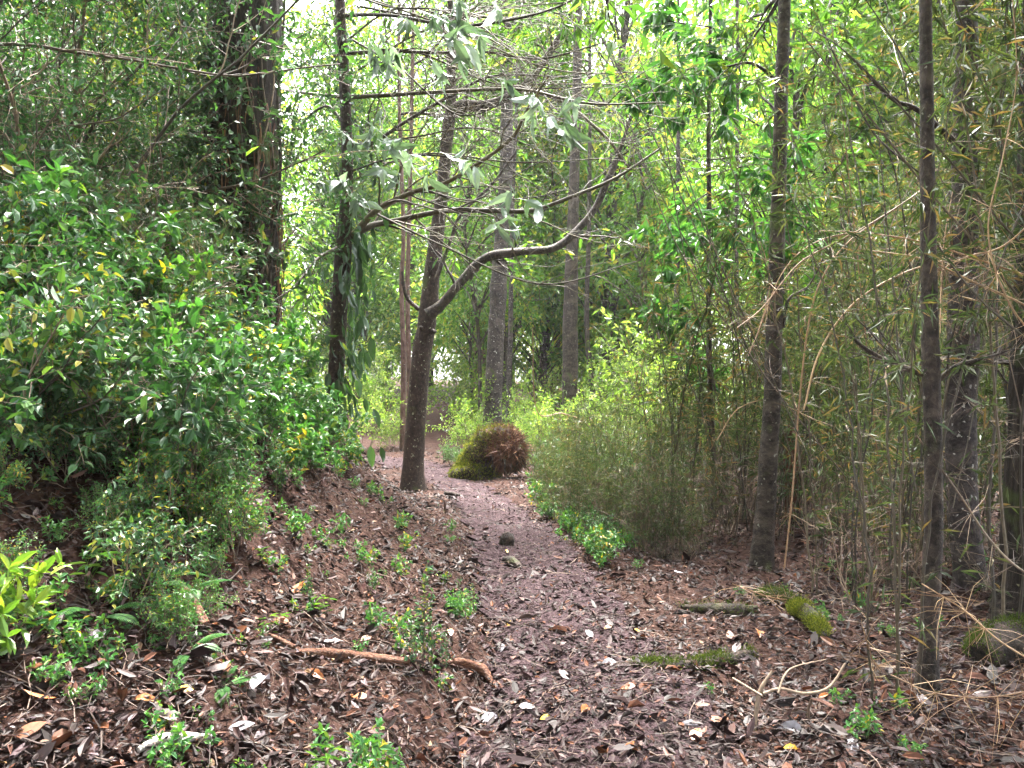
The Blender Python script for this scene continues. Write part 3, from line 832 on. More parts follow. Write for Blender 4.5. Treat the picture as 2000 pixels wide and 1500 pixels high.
build('moss', fuzz(rg, V, D, 6000, .035, .6, lambda v, d: d[:, 2] > -.2), M['moss'], MS)

# ------------------------------------------------------------------ logs, sticks and stones on the floor
def log(name, cat, label, px, w, mat, n=30, sides=12, seed=1, lift=.4, twigs=0, bump=.06, moss=0, mossmat='moss_dark', ridge=0):
    pts = A([hit(*q) for q in px])
    rad = A(w) / 2
    pts[:, 2] = h(pts[:, 0], pts[:, 1]) + rad * lift * 2
    t = thing(name, '', cat, (pts[0][0], pts[0][1], float(h(pts[0][0], pts[0][1]))), fixed=label)
    sp, sr = spline(pts, rad, n)
    rg = R(seed)
    tb = tube(sp, sr, sides, .4, bump, rg, ridge, cap=True)
    build('wood', tb, mat, t, smooth=True)
    if moss:
        build('moss', fuzz(rg, tb[0][0], nrm(tb[0][0] - np.repeat(sp, sides, 0)), moss * 3, .012, .6, lambda v, d: (d[:, 2] > -.1) & (np.sin(v[:, 0] * 19) + np.sin(v[:, 1] * 23) + rg.normal(0, .6, len(v)) > .1)), M[mossmat], t)
    return t, sp, sr


log('fallen_branch', 'branch', 'smooth reddish barkless fallen branch lying across the bank foot', [(572, 1285), (640, 1288), (720, 1298), (800, 1306)], [.026, .038, .040, .034], M['log_red'], 40, 14, 151, .75, bump=.10, ridge=7)
log('bark_curl', 'bark', 'curled orange strip of splintered wood beside the reddish fallen branch', [(865, 1298), (905, 1308), (945, 1328), (968, 1350)], [.014, .042, .048, .012], M['log_red'], 22, 9, 152, .85, bump=.16, ridge=5)
log('fallen_stick', 'stick', 'short crooked stick pointing at the reddish fallen branch', [(525, 1245), (550, 1262), (585, 1280)], [.016, .024, .026], M['log_red'], 14, 7, 153, .7)
log('bleached_stick', 'stick', 'white bleached stick lying in the leaf litter', [(270, 1482), (310, 1470), (355, 1465), (412, 1456)], [.02, .032, .035, .018], M['log_white'], 24, 9, 154, 1.1)
log('broken_branch', 'branch', 'short rusty broken branch under the bank shrubs', [(352, 1160), (368, 1185), (385, 1215), (400, 1235)], [.045, .05, .055, .04], M['log_red'], 16, 9, 155, .7)
log('mossy_log', 'log', 'low mossy rotten log half sunk in the path litter', [(1238, 1306), (1290, 1310), (1350, 1308), (1410, 1296), (1465, 1280)], [.05, .075, .065, .075, .05], M['rot'], 36, 14, 156, .15, bump=.09, moss=1500)
log('rotten_log', 'log', 'dark rotting log lying behind the mossy log', [(1330, 1190), (1380, 1196), (1440, 1202), (1480, 1198)], [.04, .08, .09, .06], M['rot'], 30, 12, 157, .25, bump=.12, moss=350)
log('mossy_log', 'log', 'mossy hump of log at the foot of the blackish trunk', [(1915, 1300), (1955, 1290), (2010, 1290), (2090, 1300)], [.14, .24, .27, .27], M['rot'], 30, 14, 158, .3, bump=.06, moss=2600)
log('mossy_root', 'root', 'bright green moss-covered root end beside the rotting log', [(1548, 1202), (1566, 1208), (1585, 1220), (1600, 1238), (1612, 1254)], [.06, .11, .10, .07, .04], M['rot'], 30, 12, 159, .42, moss=2600, mossmat='moss')
log('mossy_root', 'root', 'dull mossy root behind the bright green root end', [(1480, 1178), (1510, 1180), (1550, 1185)], [.08, .11, .08], M['rot'], 24, 12, 160, .4, moss=900)
log('wood_chunk', 'wood chunk', 'small chunk of brown wood lying on the path edge', [(985, 1100), (1000, 1104), (1014, 1112)], [.06, .08, .05], M['bark_dark'], 10, 10, 161, .4, bump=.12)
log('dark_stick', 'stick', 'dark stick lying across the far path by the forked tree', [(868, 968), (882, 970), (898, 971)], [.05, .06, .04], M['rot'], 10, 8, 162, .6)
# upright stubs
for nm, cat, lab, px, py, hh, w, mt in (('cut_stump', 'stump', 'small black pointed stump standing in the middle of the path', 990, 1066, .12, .15, 'rot'), ('stub', 'stub', 'little upright brown stub on the left path edge', 869, 1002, .13, .03, 'bark_red')):
    c = hit(px, py)
    sp, sr = spline([c - A([0, 0, .04]), c + A([.0, 0, hh * .6]), c + A([-.01, 0, hh])], [w / 2, w / 2.3, w / 5], 10)
    o = build(nm, tube(sp, sr, 10, .4, .1, R(px), cap=True), M[mt], smooth=True)
    single(o, cat, lab)

# forked bare twig standing on the ground, right
c = hit(1470, 1440)
dt = c[1]
TW = thing('forked_twig', '', 'twig', c, fixed='pale bare forked twig sprawling over the litter on the right')
for k, b in enumerate([[(1472, 1440, 10), (1480, 1390, 9), (1490, 1352, 9), (1515, 1318, 5)], [(1490, 1355, 7), (1530, 1352, 6), (1585, 1368, 7), (1640, 1362, 6), (1680, 1320, 5)],
                       [(1585, 1368, 6), (1592, 1400, 5), (1606, 1440, 4)], [(1520, 1354, 5), (1540, 1328, 4), (1570, 1318, 3), (1640, 1312, 2)], [(1490, 1360, 5), (1450, 1350, 4)]]):
    pts, rad = trunk_pts(b, dt, False)
    pts[:, 1] += np.linspace(0, .15, len(pts)) * (1 if k else .3)
    pts[:, 2] = np.maximum(pts[:, 2], h(pts[:, 0], pts[:, 1]) + .02)
    sp, sr = spline(pts, rad, 18)
    build('branch', tube(sp, sr, 6, .8, .1, R(170 + k)), M['twig'], TW, smooth=True)

# ------------------------------------------------------------------ plant prototypes
def proto(name, cat):
    o = bpy.data.objects.new(name, None); o.empty_display_size = .1
    COL.objects.link(o); o['base'] = [0, 0, 0]; o['category'] = cat
    return o


def shrub(seed, hgt, stems, K, L, Wd, leafmat, tmpl=T_OVAL, spread=.5, lvl=2, r=.006, grav=.15, upn=.9, twigmat='twig', name='shrub', cat='shrub', minr=0, droop=.15, outk=.9):
    rg = R(seed); root = proto(name, cat)
    lines, an = [], []
    for k in range(stems):
        a = rg.random() * 6.283
        dr = nrm(A([math.cos(a) * spread * rg.uniform(.2, 1.2), math.sin(a) * spread * rg.uniform(.2, 1.2), 1]))
        grow(rg, A([math.cos(a), math.sin(a), -.05]) * hgt * .04, dr, hgt * rg.uniform(.7, 1.1), r, lvl, K, lines, an)
    build('stem', [c for l in lines if l[1][0] >= minr for c in tube(l[0], l[1], 4 if l[2] == 0 else 5, rg.random())], M[twigmat], root, smooth=True)
    build('foliage', foliage(rg, an, L, Wd, tmpl, grav, outk, upn, droop), M[leafmat], root)
    return root


Ksm = dict(wig=.16, up=.05, nb={2: 7, 1: 5}, ratio=.5, ang=.95, lsp=.028, seg=.06, leaflvl=1, up0=.0, bare=.1)
Kbg = dict(wig=.16, up=.04, nb={2: 4, 1: 3}, ratio=.55, ang=.9, lsp=.05, seg=.07, leaflvl=1, up0=.0, bare=.2, whorl=3)
sh_dark = [shrub(200 + k, .85, 6, dict(Ksm, lsp=.034), .050, .026, 'shrub_dark', name='shrub') for k in range(3)]
sh_mid = [shrub(210 + k, .75, 5, Kbg, .090, .044, 'shrub_mid', T_FINE, name='broadleaf_shrub', droop=.25) for k in range(3)]
sh_fine = [shrub(220 + k, .6, 7, dict(Ksm, lsp=.026), .034, .018, 'shrub_mid', T_DIAMOND, name='fine_shrub') for k in range(2)]
sh_tall = [shrub(230 + k, 3.6, 4, dict(wig=.12, up=.03, nb={3: 10, 2: 7, 1: 4}, ratio=.42, ang=1.0, lsp=.05, seg=.12, leaflvl=1, up0=-.04, bare=.1, t0=.15), .056, .026, 'shrub_dark', T_DIAMOND, .35, 3, .022, name='myrtle_shrub', minr=.0015) for k in range(2)]
sh_bright = shrub(240, .5, 3, dict(wig=.12, up=.05, nb={1: 3}, ratio=.5, ang=.8, lsp=.05, seg=.07, leaflvl=1, bare=.3, whorl=5), .11, .035, 'shrub_bright', T_FINE, .5, 1, .004, name='leafy_sprig', cat='sprig')
seedl = [shrub(250 + k, .20, 3 + k, dict(wig=.15, up=.05, nb={1: 2}, ratio=.5, ang=.9, lsp=.018, seg=.04, leaflvl=1, bare=.2, whorl=3), .034, .017, 'shrub_mid', T_OVAL, .5, 1, .002, name='seedling', cat='seedling') for k in range(3)]
feath = [shrub(260 + k, .36, 2, dict(wig=.05, up=.06, nb={1: 9}, ratio=.22, ang=1.0, lsp=.009, seg=.05, leaflvl=1, bare=.05, t0=.05), .022, .011, 'shrub_dark', T_DIAMOND, .15, 1, .003, name='conifer_seedling', cat='seedling') for k in range(2)]
under = [shrub(270 + k, 2.3, 6, dict(wig=.14, up=.03, nb={2: 7, 1: 5}, ratio=.5, ang=.95, lsp=.085, seg=.12, leaflvl=1, bare=.1), .115, .052, 'under', T_DIAMOND, .6, 2, .012, name='understory_shrub', minr=.003) for k in range(3)]


def grass_tuft(seed, hgt, nb, L, Wd):
    rg = R(seed); root = proto('bamboo_seedling', 'seedling')
    lines, an = [], []
    for k in range(nb):
        a = rg.random() * 6.283
        grow(rg, A([0, 0, -.02]), nrm(A([math.cos(a) * .3, math.sin(a) * .3, 1])), hgt * rg.uniform(.6, 1.1), .0018, 0, dict(wig=.08, up=.02, nb=0, ratio=.5, ang=1, lsp=.05, whorl=2), lines, an)
    build('stem', wood(lines, (4,)), M['grass'], root)
    pos = A([a[0] for a in an]); n = len(pos); a = rg.random(n) * 6.283
    d = np.stack([np.cos(a), np.sin(a), rg.uniform(0, .6, n)], -1)
    l = L * rg.uniform(.7, 1.3, n)
    build('blade', leaves(pos, d, np.tile(A([0, 0, 1.0]), (n, 1)), l, Wd, T_OVAL, .35, rg.random(n)), M['grass'], root)
    return root


def dead_bush(seed):
    rg = R(seed); root = proto('dead_bush', 'bush'); lines, an = [], []
    for k in range(6):
        a = rg.random() * 6.283
        grow(rg, A([0, 0, -.04]), nrm(A([math.cos(a) * .7, math.sin(a) * .7, 1])), .8 * rg.uniform(.6, 1.2), .0065, 2, dict(wig=.16, up=.03, nb={2: 6, 1: 4}, ratio=.5, ang=.9, lsp=1.0, seg=.08), lines, an)
    build('stem', [c for l in lines for c in tube(l[0], np.maximum(l[1], .0018), 4, rg.random())], M['twig'], root)
    return root


dead = [dead_bush(285 + k) for k in range(2)]
blue = [shrub(288 + k, .95, 5, dict(Ksm, lsp=.045), .058, .028, 'ivy', name='leathery_shrub') for k in range(2)]
tuft = [grass_tuft(280 + k, .24, 4, .10, .015) for k in range(2)]


def fern(seed, nf, Lf):
    rg = R(seed); root = proto('fern', 'fern')
    for k in range(nf):
        a = k * 6.283 / nf + rg.normal(0, .3)
        t = np.linspace(0, 1, 14)
        el = rg.uniform(.5, 1.0)
        pts = np.stack([np.cos(a) * t * Lf, np.sin(a) * t * Lf, Lf * (el * t - (el + .1) * t ** 2.2 * .8)], -1)
        ch = tube(pts, np.linspace(.002, .0008, 14), 4, .3)
        pos, dd = [], []
        for q in np.linspace(.12, .98, 30):
            i = min(int(q * 13), 12); p = pts[i] + (pts[i + 1] - pts[i]) * (q * 13 - i); tg = nrm(pts[i + 1] - pts[i])
            sdv = nrm(np.cross(tg, [0, 0, 1.0]))
            for s_ in (-1, 1):
                pos.append(p); dd.append(nrm(sdv * s_ + tg * .35))
        q = np.repeat(np.linspace(.12, .98, 30), 2)
        ll = Lf * .17 * np.sin(np.clip(q * 1.05, 0, 1) * 3.0 + .12).clip(.08)
        ch2 = leaves(pos, dd, np.tile(A([0, 0, 1.0]), (60, 1)), ll, ll * .26, T_DIAMOND, .1, rg.random(60) * .6 + .2)
        build('frond', ch + ch2, M['shrub_mid'], root)
    return root


ferns = [fern(290 + k, 5 + k, .26) for k in range(2)]


def bamboo(seed, hgt, nc, leaf_from, dens, Ll, Wl, arch=.25, rc=.007, spread=.35, name='bamboo_clump', tuft_n=9, culmmat='culm'):
    rg = R(seed); root = proto(name, 'bamboo')
    pos, dd = [], []
    for k in range(nc):
        a = rg.random() * 6.283; H = hgt * rg.uniform(.65, 1.1)
        m = 22; t = np.linspace(0, 1, m)
        lean = rg.uniform(.05, arch) * H
        b0 = A([math.cos(a), math.sin(a)]) * spread * rg.uniform(.1, 1)
        a2 = a + rg.normal(0, .6)
        xy = b0[None] + np.stack([np.cos(a2) * t ** 2.2, np.sin(a2) * t ** 2.2], -1) * lean
        pts = np.concatenate([xy, (H * (t - .10 * arch * t ** 4))[:, None] - .05], 1)
        pts[1:-1] += rg.normal(0, .01, (m - 2, 3))
        ch = tube(pts, np.linspace(rc, rc * .35, m) * rg.uniform(.7, 1.2), 6, rg.random())
        nodes = np.arange(.06, 1.0, .30 / H * rg.uniform(.8, 1.2))
        for q in nodes:
            i = min(int(q * (m - 1)), m - 2); p = pts[i] + (pts[i + 1] - pts[i]) * (q * (m - 1) - i)
            dense = 1.0 if q > leaf_from else .12
            nt_ = rg.poisson(tuft_n * dense * dens)
            for z_ in range(nt_):
                dv = nrm(A([rg.normal(0, 1), rg.normal(0, 1), rg.uniform(-.2, .9)]))
                tl = rg.uniform(.05, .28)
                if tl > .15 and rg.random() < .6:
                    ch += tube([p, p + dv * tl * .5 + A([0, 0, .01]), p + dv * tl], [.0016, .0012, .0008], 3, rg.random())
                for w_ in range(3):
                    pos.append(p + dv * tl * rg.uniform(.5, 1)); dd.append(nrm(dv * .6 + rg.normal(0, .6, 3) + A([0, 0, -.25])))
            if dense < 1 and rg.random() < .5:       # dry whorl at a bare node
                for z_ in range(10):
                    dv = nrm(A([rg.normal(0, 1), rg.normal(0, 1), rg.uniform(-.3, .6)]))
                    ch += tube([p, p + dv * rg.uniform(.05, .14)], [.0013, .0007], 3, .9)
        build('culm', ch, M[culmmat], root)
    n = len(pos)
    l = Ll * rg.uniform(.6, 1.35, n)
    up = nrm(rg.normal(0, .6, (n, 3)) + A([0, 0, 1.0]))
    build('foliage', leaves(pos, dd, up, l, Wl, T_DIAMOND, .3, rg.random(n)), M['bamboo'], root)
    return root


bam_low = [bamboo(300 + k, 2.2, 9, .28, .36, .125, .016, .2, .0075, .5) for k in range(4)]
bam_mid = [bamboo(310 + k, 3.6, 5, .32, .7, .12, .014, .45, .009, .4) for k in range(3)]
bam_tall = [bamboo(320 + k, 5.6, 4, .45, 1.0, .125, .014, .6, .011, .35) for k in range(3)]


def forest_tree(seed, H, zc, rc, ncl, nl, Ls, mat='far', barkm='bark_grey', r0=.16):
    rg = R(seed); root = proto('forest_tree', 'tree')
    pts = A([[0, 0, -.2], [rg.normal(0, .1), rg.normal(0, .1), H * .3], [rg.normal(0, .3), rg.normal(0, .3), H * .65], [rg.normal(0, .4), rg.normal(0, .4), H]])
    sp, sr = spline(pts, [r0, r0 * .8, r0 * .5, r0 * .15], 30)
    ch = tube(sp, sr, 10, .5, .05, rg, flare=.3)
    P_, D_ = [], []
    for k in range(ncl):
        t = rg.uniform(0, 1); zz = zc + (H * 1.02 - zc) * t
        rad = rc * (1 - .55 * t) * (.35 + .65 * min(1, t * 3 + .2))
        a = rg.random() * 6.283; rr = rad * math.sqrt(rg.uniform(.05, 1))
        i = int(np.clip(zz / H * 29 - 2, 0, 29))
        c = A([sp[i][0] + math.cos(a) * rr, sp[i][1] + math.sin(a) * rr, zz])
        mid = (sp[i] + c) / 2 + A([0, 0, rg.uniform(-.1, .3)])
        ch += tube(spline([sp[i], mid, c], [.035, .02, .006], 6)[0], np.linspace(.035, .006, 6), 4, rg.random())
        m = int(nl * rg.uniform(.5, 1.5)); sz = rg.uniform(.45, .9)
        q = c + rg.normal(0, 1, (m, 3)) * A([sz, sz, sz * .5]) * .6
        P_.append(q); D_.append(nrm(q - c) + rg.normal(0, .5, (m, 3)) + A([0, 0, -.35]))
    build('trunk', ch, M[barkm], root, smooth=True)
    Pn = np.concatenate(P_); Dn = np.concatenate(D_); n = len(Pn)
    l = Ls * rg.uniform(.6, 1.35, n)
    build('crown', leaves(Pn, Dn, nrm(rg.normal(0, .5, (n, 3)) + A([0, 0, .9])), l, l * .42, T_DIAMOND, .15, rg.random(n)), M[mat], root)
    return root


ftree = [forest_tree(340, 15, 2.0, 3.2, 130, 75, .24), forest_tree(341, 13, 1.2, 2.8, 120, 75, .20, 'lit', 'bark_dark'), forest_tree(342, 17, 3.0, 3.5, 140, 75, .24, 'far', 'bark_grey', .2), forest_tree(343, 9, .8, 2.4, 100, 75, .20, 'far', 'bark_red', .09)]

young = [forest_tree(350 + k, 8.5, 3.2, 1.4, 30, 60, .18, 'lit', 'bark_dark', .055) for k in range(2)]
# ------------------------------------------------------------------ planting
rg = R(400)


def scatter(protos, n, fx, fy, smin, smax, phrase, group, ok=None, sink=.02, tilt=.12, rgn=rg):
    used = [bool(p.get('used')) for p in protos]
    c = 0; tries = 0
    while c < n and tries < n * 40:
        tries += 1
        y_ = fy(); x_ = fx(y_)
        if ok is not None and not ok(x_, y_):
            continue
        i = int(rgn.integers(0, len(protos)))
        if not used[i] and protos[i].get('used'):
            used[i] = True
        sc_ = rgn.uniform(smin, smax)
        if y_ < 7.5 and abs(1000 + x_ / y_ * F - 455) < 75:
            sc_ *= .5
        place(protos, used, i, (x_, y_, float(h(x_, y_)) - sink), rgn.random() * 6.283, sc_, phrase, group, (rgn.normal(0, tilt), rgn.normal(0, tilt)))
        protos[i]['used'] = 1
        c += 1


def visible(x_, y_, m=1.08):
    return abs(x_ / y_ * F) < 1000 * m


def clear_path(x_, y_, m=1.0):
    return path_off(x_, y_) > m


U = rg.uniform
# left bank
bank = lambda y_: np.interp(y_, EY, BX) - (0.0 if y_ < 5.2 else max(0.0, np.interp(y_, EY, BX) + .285 * y_))

scatter(sh_tall, 16, lambda y: U(-.84 * y, -.60 * y), lambda: U(5.2, 10.5), .8, 1.3, 'tall dark glossy shrub', 'tall glossy shrubs on the left bank', lambda x, y: x / y < -.60 and visible(x, y, 1.2))
scatter(sh_tall, 9, lambda y: U(-.64 * y, -.43 * y), lambda: U(6.0, 8.2), .38, .7, 'half-grown dark glossy shrub', 'tall glossy shrubs on the left bank')
scatter(blue, 30, lambda y: U(-1.15 * y * .6, bank(y) - .5), lambda: U(4.6, 9.2), .6, 1.2, 'greyish leathery-leaved shrub', 'leathery shrubs on the left bank', lambda x, y: visible(x, y, 1.1) and x < bank(y) - .5)
scatter(sh_dark, 60, lambda y: U(-1.15 * y * .6, bank(y) - .40), lambda: 3.5 + 5.5 * rg.random() ** 1.1, .3, 1.15, 'dark small-leaved shrub', 'small-leaved shrubs on the left bank', lambda x, y: visible(x, y, 1.1) and x < bank(y) - .40)
scatter(sh_mid, 46, lambda y: U(-1.15 * y * .6, bank(y) - .40), lambda: 3.5 + 5 * rg.random() ** 1.1, .28, 1.1, 'fresh green broad-leaved shrub', 'broad-leaved shrubs on the left bank', lambda x, y: visible(x, y, 1.1) and x < bank(y) - .40)
scatter(sh_fine, 36, lambda y: U(-1.15 * y * .6, bank(y) - .2), lambda: U(3.2, 8.6), .6, 1.3, 'fine-leaved low shrub', 'fine-leaved shrubs on the left bank', lambda x, y: visible(x, y, 1.1) and x < bank(y) - .1)
for (px, py, dd, s) in ((5, 1290, 2.6, .62), (-60, 1360, 2.5, .6)):
    q = G(px, dd)
    place([sh_bright], [bool(sh_bright.get('used'))], 0, q, U(0, 6), s, 'bright yellow-green long-leaved sprig', 'bright sprigs at the left edge', (.1, .25)); sh_bright['used'] = 1
# foreground floor
LOGY = float(hit(690, 1295)[1])


def off_log(x_, y_):
    px_ = 1000 + x_ / y_ * F
    return not (LOGY - .75 < y_ < LOGY + .1 and 530 < px_ < 990)


off_l = lambda y: U(-.7 * y, .5)
scatter(seedl, 170, off_l, lambda: 2.5 + 4.5 * rg.random() ** 1.5, .3, .9, 'small green seedling', 'seedlings on the leaf litter', lambda x, y: clear_path(x, y, 1.15) and x < np.interp(y, PY, PX) and off_log(x, y))
scatter(seedl, 80, lambda y: U(-.6 * y, -.04 * y), lambda: U(2.6, 5.6), .3, .75, 'small green seedling', 'seedlings on the leaf litter', lambda x, y: clear_path(x, y, 1.1) and off_log(x, y))
scatter(seedl, 26, lambda y: U(.4, .68 * y), lambda: U(2.8, 6.5), .35, .85, 'small green seedling', 'seedlings on the leaf litter', lambda x, y: clear_path(x, y, 1.0))
scatter(sh_fine, 34, lambda y: U(-.68 * y, -.38 * y), lambda: U(2.9, 5.0), .25, .55, 'low-growing fine-leaved shrub', 'low shrubs at the bank foot')
scatter(sh_dark, 20, lambda y: U(-.68 * y, -.40 * y), lambda: U(3.0, 5.0), .28, .55, 'low dark small-leaved shrub', 'low shrubs at the bank foot')
scatter(sh_mid, 14, lambda y: U(-.68 * y, -.42 * y), lambda: U(3.0, 5.0), .3, .55, 'low broad-leaved shrub', 'low shrubs at the bank foot')
for (px, dd, s_, pr) in ((430, 5.2, .75, 0), (480, 5.6, .7, 1), (520, 5.3, .6, 2), (560, 5.9, .6, 0), (590, 6.4, .55, 1), (545, 5.0, .5, 2), (455, 4.7, .55, 1), (390, 4.6, .6, 0), (500, 6.3, .75, 2), (600, 7.2, .6, 0), (575, 7.0, .7, 2), (655, 7.0, .5, 1), (672, 6.6, .42, 0), (350, 5.0, .8, 2), (620, 5.6, .4, 1), (300, 4.3, .5, 0)):
    place(sh_mid, [True] * 3, pr, G(px, dd), U(0, 6), s_, 'fresh green broad-leaved shrub', 'broad-leaved shrubs on the left bank', (rg.normal(0, .15), .15))
    place(sh_dark if pr else blue, [True] * 3, pr % 2, G(px - 25, dd + .2), U(0, 6), s_ * .8, 'dark leafy shrub on the slope', 'small-leaved shrubs on the left bank', (rg.normal(0, .15), .1))
scatter(dead, 44, lambda y: U(-.62 * y, bank(y) - .3), lambda: U(3.8, 8.5), .6, 1.3, 'leafless brown twiggy bush', 'dead twiggy bushes', lambda x, y: visible(x, y) and x < bank(y) - .3)
scatter(tuft, 15, off_l, lambda: U(2.6, 4.6), .4, .85, 'bright grassy bamboo seedling', 'bamboo seedlings on the floor', lambda x, y: clear_path(x, y, 1.0) and off_log(x, y))
scatter(ferns, 9, lambda y: U(-.66 * y, -.1), lambda: U(2.6, 5.0), .6, 1.1, 'little green fern', 'ferns on the floor', lambda x, y: clear_path(x, y, 1.2) and off_log(x, y))
scatter(feath, 9, lambda y: U(-.5 * y, 0), lambda: U(2.8, 5.2), .5, .9, 'feathery dark seedling', 'feathery seedlings', lambda x, y: clear_path(x, y, 1.2) and off_log(x, y))
q = hit(835, 1310)
used = [True] * 2
place(feath, used, 0, q, 1.0, 1.35, 'tall feathery dark seedling', 'feathery seedlings')
place(feath, used, 1, hit(810, 1305), 2.0, .6, 'feathery dark seedling', 'feathery seedlings'); place(feath, used, 1, hit(865, 1308), 4.0, .6, 'feathery dark seedling', 'feathery seedlings')
# bamboo thicket right of the path
edge_r = lambda y: np.interp(y, [4.5, 5.5, 6.5, 7.5, 9, 11, 14], [2.5, 2.1, 1.40, .85, .42, .22, .5])
thick = lambda x, y: x > edge_r(y) + .05 and visible(x, y, 1.15)
SIGHT = [(1500, 6.7, 95), (1390, 9.0, 30), (1815, 4.0, 55), (1885, 5.4, 60), (960, 12.7, 95)]
SIGHT_FAR = [(850, 26.0, 60), (975, 17.2, 45), (1114, 19.0, 40)]


def sight(x_, y_, k=1.0):
    px_ = 1000 + x_ / y_ * F
    return all(y_ > d_ or abs(px_ - p_) > w_ * k for p_, d_, w_ in SIGHT)


def sight_far(x_, y_):
    px_ = 1000 + x_ / y_ * F
    return all(y_ > d_ or abs(px_ - p_) > w_ for p_, d_, w_ in SIGHT + SIGHT_FAR)


def scatter_low(n, phrase, group):
    used = [True] * 4; c = 0; t_ = 0
    while c < n and t_ < 9000:
        t_ += 1
        y_ = U(5.6, 15.5); x_ = edge_r(y_) + abs(rg.normal(0, .3)) * y_
        if not thick(x_, y_) or not sight(x_, y_):
            continue
        sc = min(.36 + .36 * (x_ - edge_r(y_)), 1.05) * U(.8, 1.15)
        if y_ > 11.5:
            sc = min(sc, .55)
        k = int(rg.integers(0, 4))
        if not bam_low[k].get('used'):
            used[k] = False; bam_low[k]['used'] = 1
        place(bam_low, used, k, (x_, y_, float(h(x_, y_)) - .02), U(0, 6.28), sc, phrase, group, (rg.normal(0, .1), rg.normal(0, .1)))
        c += 1


# low green along the path and round the stump
scatter(sh_mid, 4, lambda y: np.interp(y, PY, PX) + np.interp(y, PY, PW) * .5 * (1.3 + abs(rg.normal(0, .7))), lambda: U(6.5, 11.5), .2, .45, 'low fresh green shrub', 'low shrubs along the right path edge', sight)
scatter(sh_dark, 6, lambda y: np.interp(y, PY, PX) + np.interp(y, PY, PW) * .5 * (1.3 + abs(rg.normal(0, .7))), lambda: U(6.5, 11.5), .18, .42, 'low dark leafy shrub', 'low shrubs along the right path edge', sight)
scatter(seedl, 26, lambda y: np.interp(y, PY, PX) + np.interp(y, PY, PW) * .5 * (1.2 + abs(rg.normal(0, .6))), lambda: U(6, 11.5), .6, 1.3, 'small green seedling', 'seedlings on the leaf litter', sight)
scatter(dead, 40, lambda y: edge_r(y) + abs(rg.normal(0, .3)) * y, lambda: U(5.0, 11), .5, 1.2, 'leafless brown twiggy bush', 'dead twiggy bushes', lambda x, y: x > edge_r(y) and visible(x, y) and sight(x, y))
scatter_low(84, 'low feathery bamboo clump', 'low bamboo clumps right of the path')
scatter(bam_low, 34, lambda y: edge_r(y) + U(-.05, .55), lambda: U(6.2, 11.5), .26, .46, 'short feathery bamboo clump', 'low bamboo clumps right of the path', lambda x, y: path_off(x, y) > 1.25 and sight(x, y))
scatter(dead, 16, lambda y: edge_r(y) + U(-.05, .6), lambda: U(6.0, 10.5), .3, .7, 'leafless brown twiggy bush', 'dead twiggy bushes', lambda x, y: path_off(x, y) > 1.3 and sight(x, y))
scatter(bam_mid, 26, lambda y: U(.8, .72 * y), lambda: U(6.0, 15), .7, 1.1, 'slender leafy bamboo clump', 'bamboo clumps right of the path', lambda x, y: thick(x, y) and x / y > .2 and sight(x, y, 1.2))
scatter(bam_tall, 27, lambda y: U(.36 * y, .76 * y), lambda: U(4.6, 11), .8, 1.15, 'tall arching bamboo clump', 'tall bamboo clumps on the right', lambda x, y: x > edge_r(y) and sight(x, y))
# the near stalks
used = [True] * 3
for (px, dd, s, k) in ((1762, 3.7, .7, 0), (1700, 5.2, .75, 2), (1960, 4.4, .9, 1)):
    q = G(px, dd); place(bam_tall, used, k, (q[0], q[1], q[2]), U(0, 6), s, 'near tall bamboo clump', 'tall bamboo clumps on the right')
# distant understory and forest
def no_gap(x_, y_):
    return visible(x_, y_, 1.12)


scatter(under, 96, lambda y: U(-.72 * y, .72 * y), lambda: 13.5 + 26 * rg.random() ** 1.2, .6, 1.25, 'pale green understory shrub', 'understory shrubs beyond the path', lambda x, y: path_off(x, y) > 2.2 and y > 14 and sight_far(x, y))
scatter(sh_dark, 9, lambda y: U(.42, 1.7), lambda: U(11.2, 13.6), .35, .8, 'low dark leafy shrub', 'low shrubs right of the stump', lambda x, y: path_off(x, y) > 1.5)
scatter(sh_mid, 12, lambda y: U(.42, 1.9), lambda: U(11.0, 13.8), .3, .65, 'low fresh green shrub', 'low shrubs right of the stump', lambda x, y: path_off(x, y) > 1.5)
scatter(ferns, 12, lambda y: U(.35, 1.9), lambda: U(10.0, 13.6), .9, 1.8, 'arching green fern', 'ferns right of the stump', lambda x, y: path_off(x, y) > 1.4)
scatter(sh_fine, 10, lambda y: U(-1.15, .3), lambda: U(13.3, 14.2), .4, .8, 'fine-leaved low shrub', 'low shrubs behind the stump', lambda x, y: path_off(x, y) > 1.2)
scatter(under, 16, lambda y: U(.12 * y, .28 * y), lambda: U(18, 24), .7, 1.15, 'tall pale green understory shrub', 'understory shrubs beyond the path', sight_far)
scatter(young, 20, lambda y: U(-.6 * y, .7 * y), lambda: U(13.8, 25), .7, 1.3, 'thin young tree', 'thin young trees beyond the path', lambda x, y: path_off(x, y) > 1.6 and sight_far(x, y) and not 600 < 1000 + x / y * F < 830, tilt=.05)
scatter(under, 46, lambda y: U(-3.2, 5.0), lambda: U(13.6, 19), .25, .62, 'low pale green understory shrub', 'low understory shrubs behind the stump', lambda x, y: path_off(x, y) > 1.3 and (y > 14.0 or x > .5) and sight_far(x, y))
scatter(ftree, 88, lambda y: U(-.80 * y, .80 * y), lambda: 27 + 30 * rg.random() ** .9, .95, 1.5, 'added leafy shade tree', 'trees of the forest behind', lambda x, y: not (.245 < x / y < .29) and path_off(x, y) > 2.0, tilt=.03)
scatter(ftree, 12, lambda y: U(.40 * y, .68 * y), lambda: U(17, 27), .8, 1.1, 'added leafy shade tree', 'trees of the forest behind', tilt=.03)
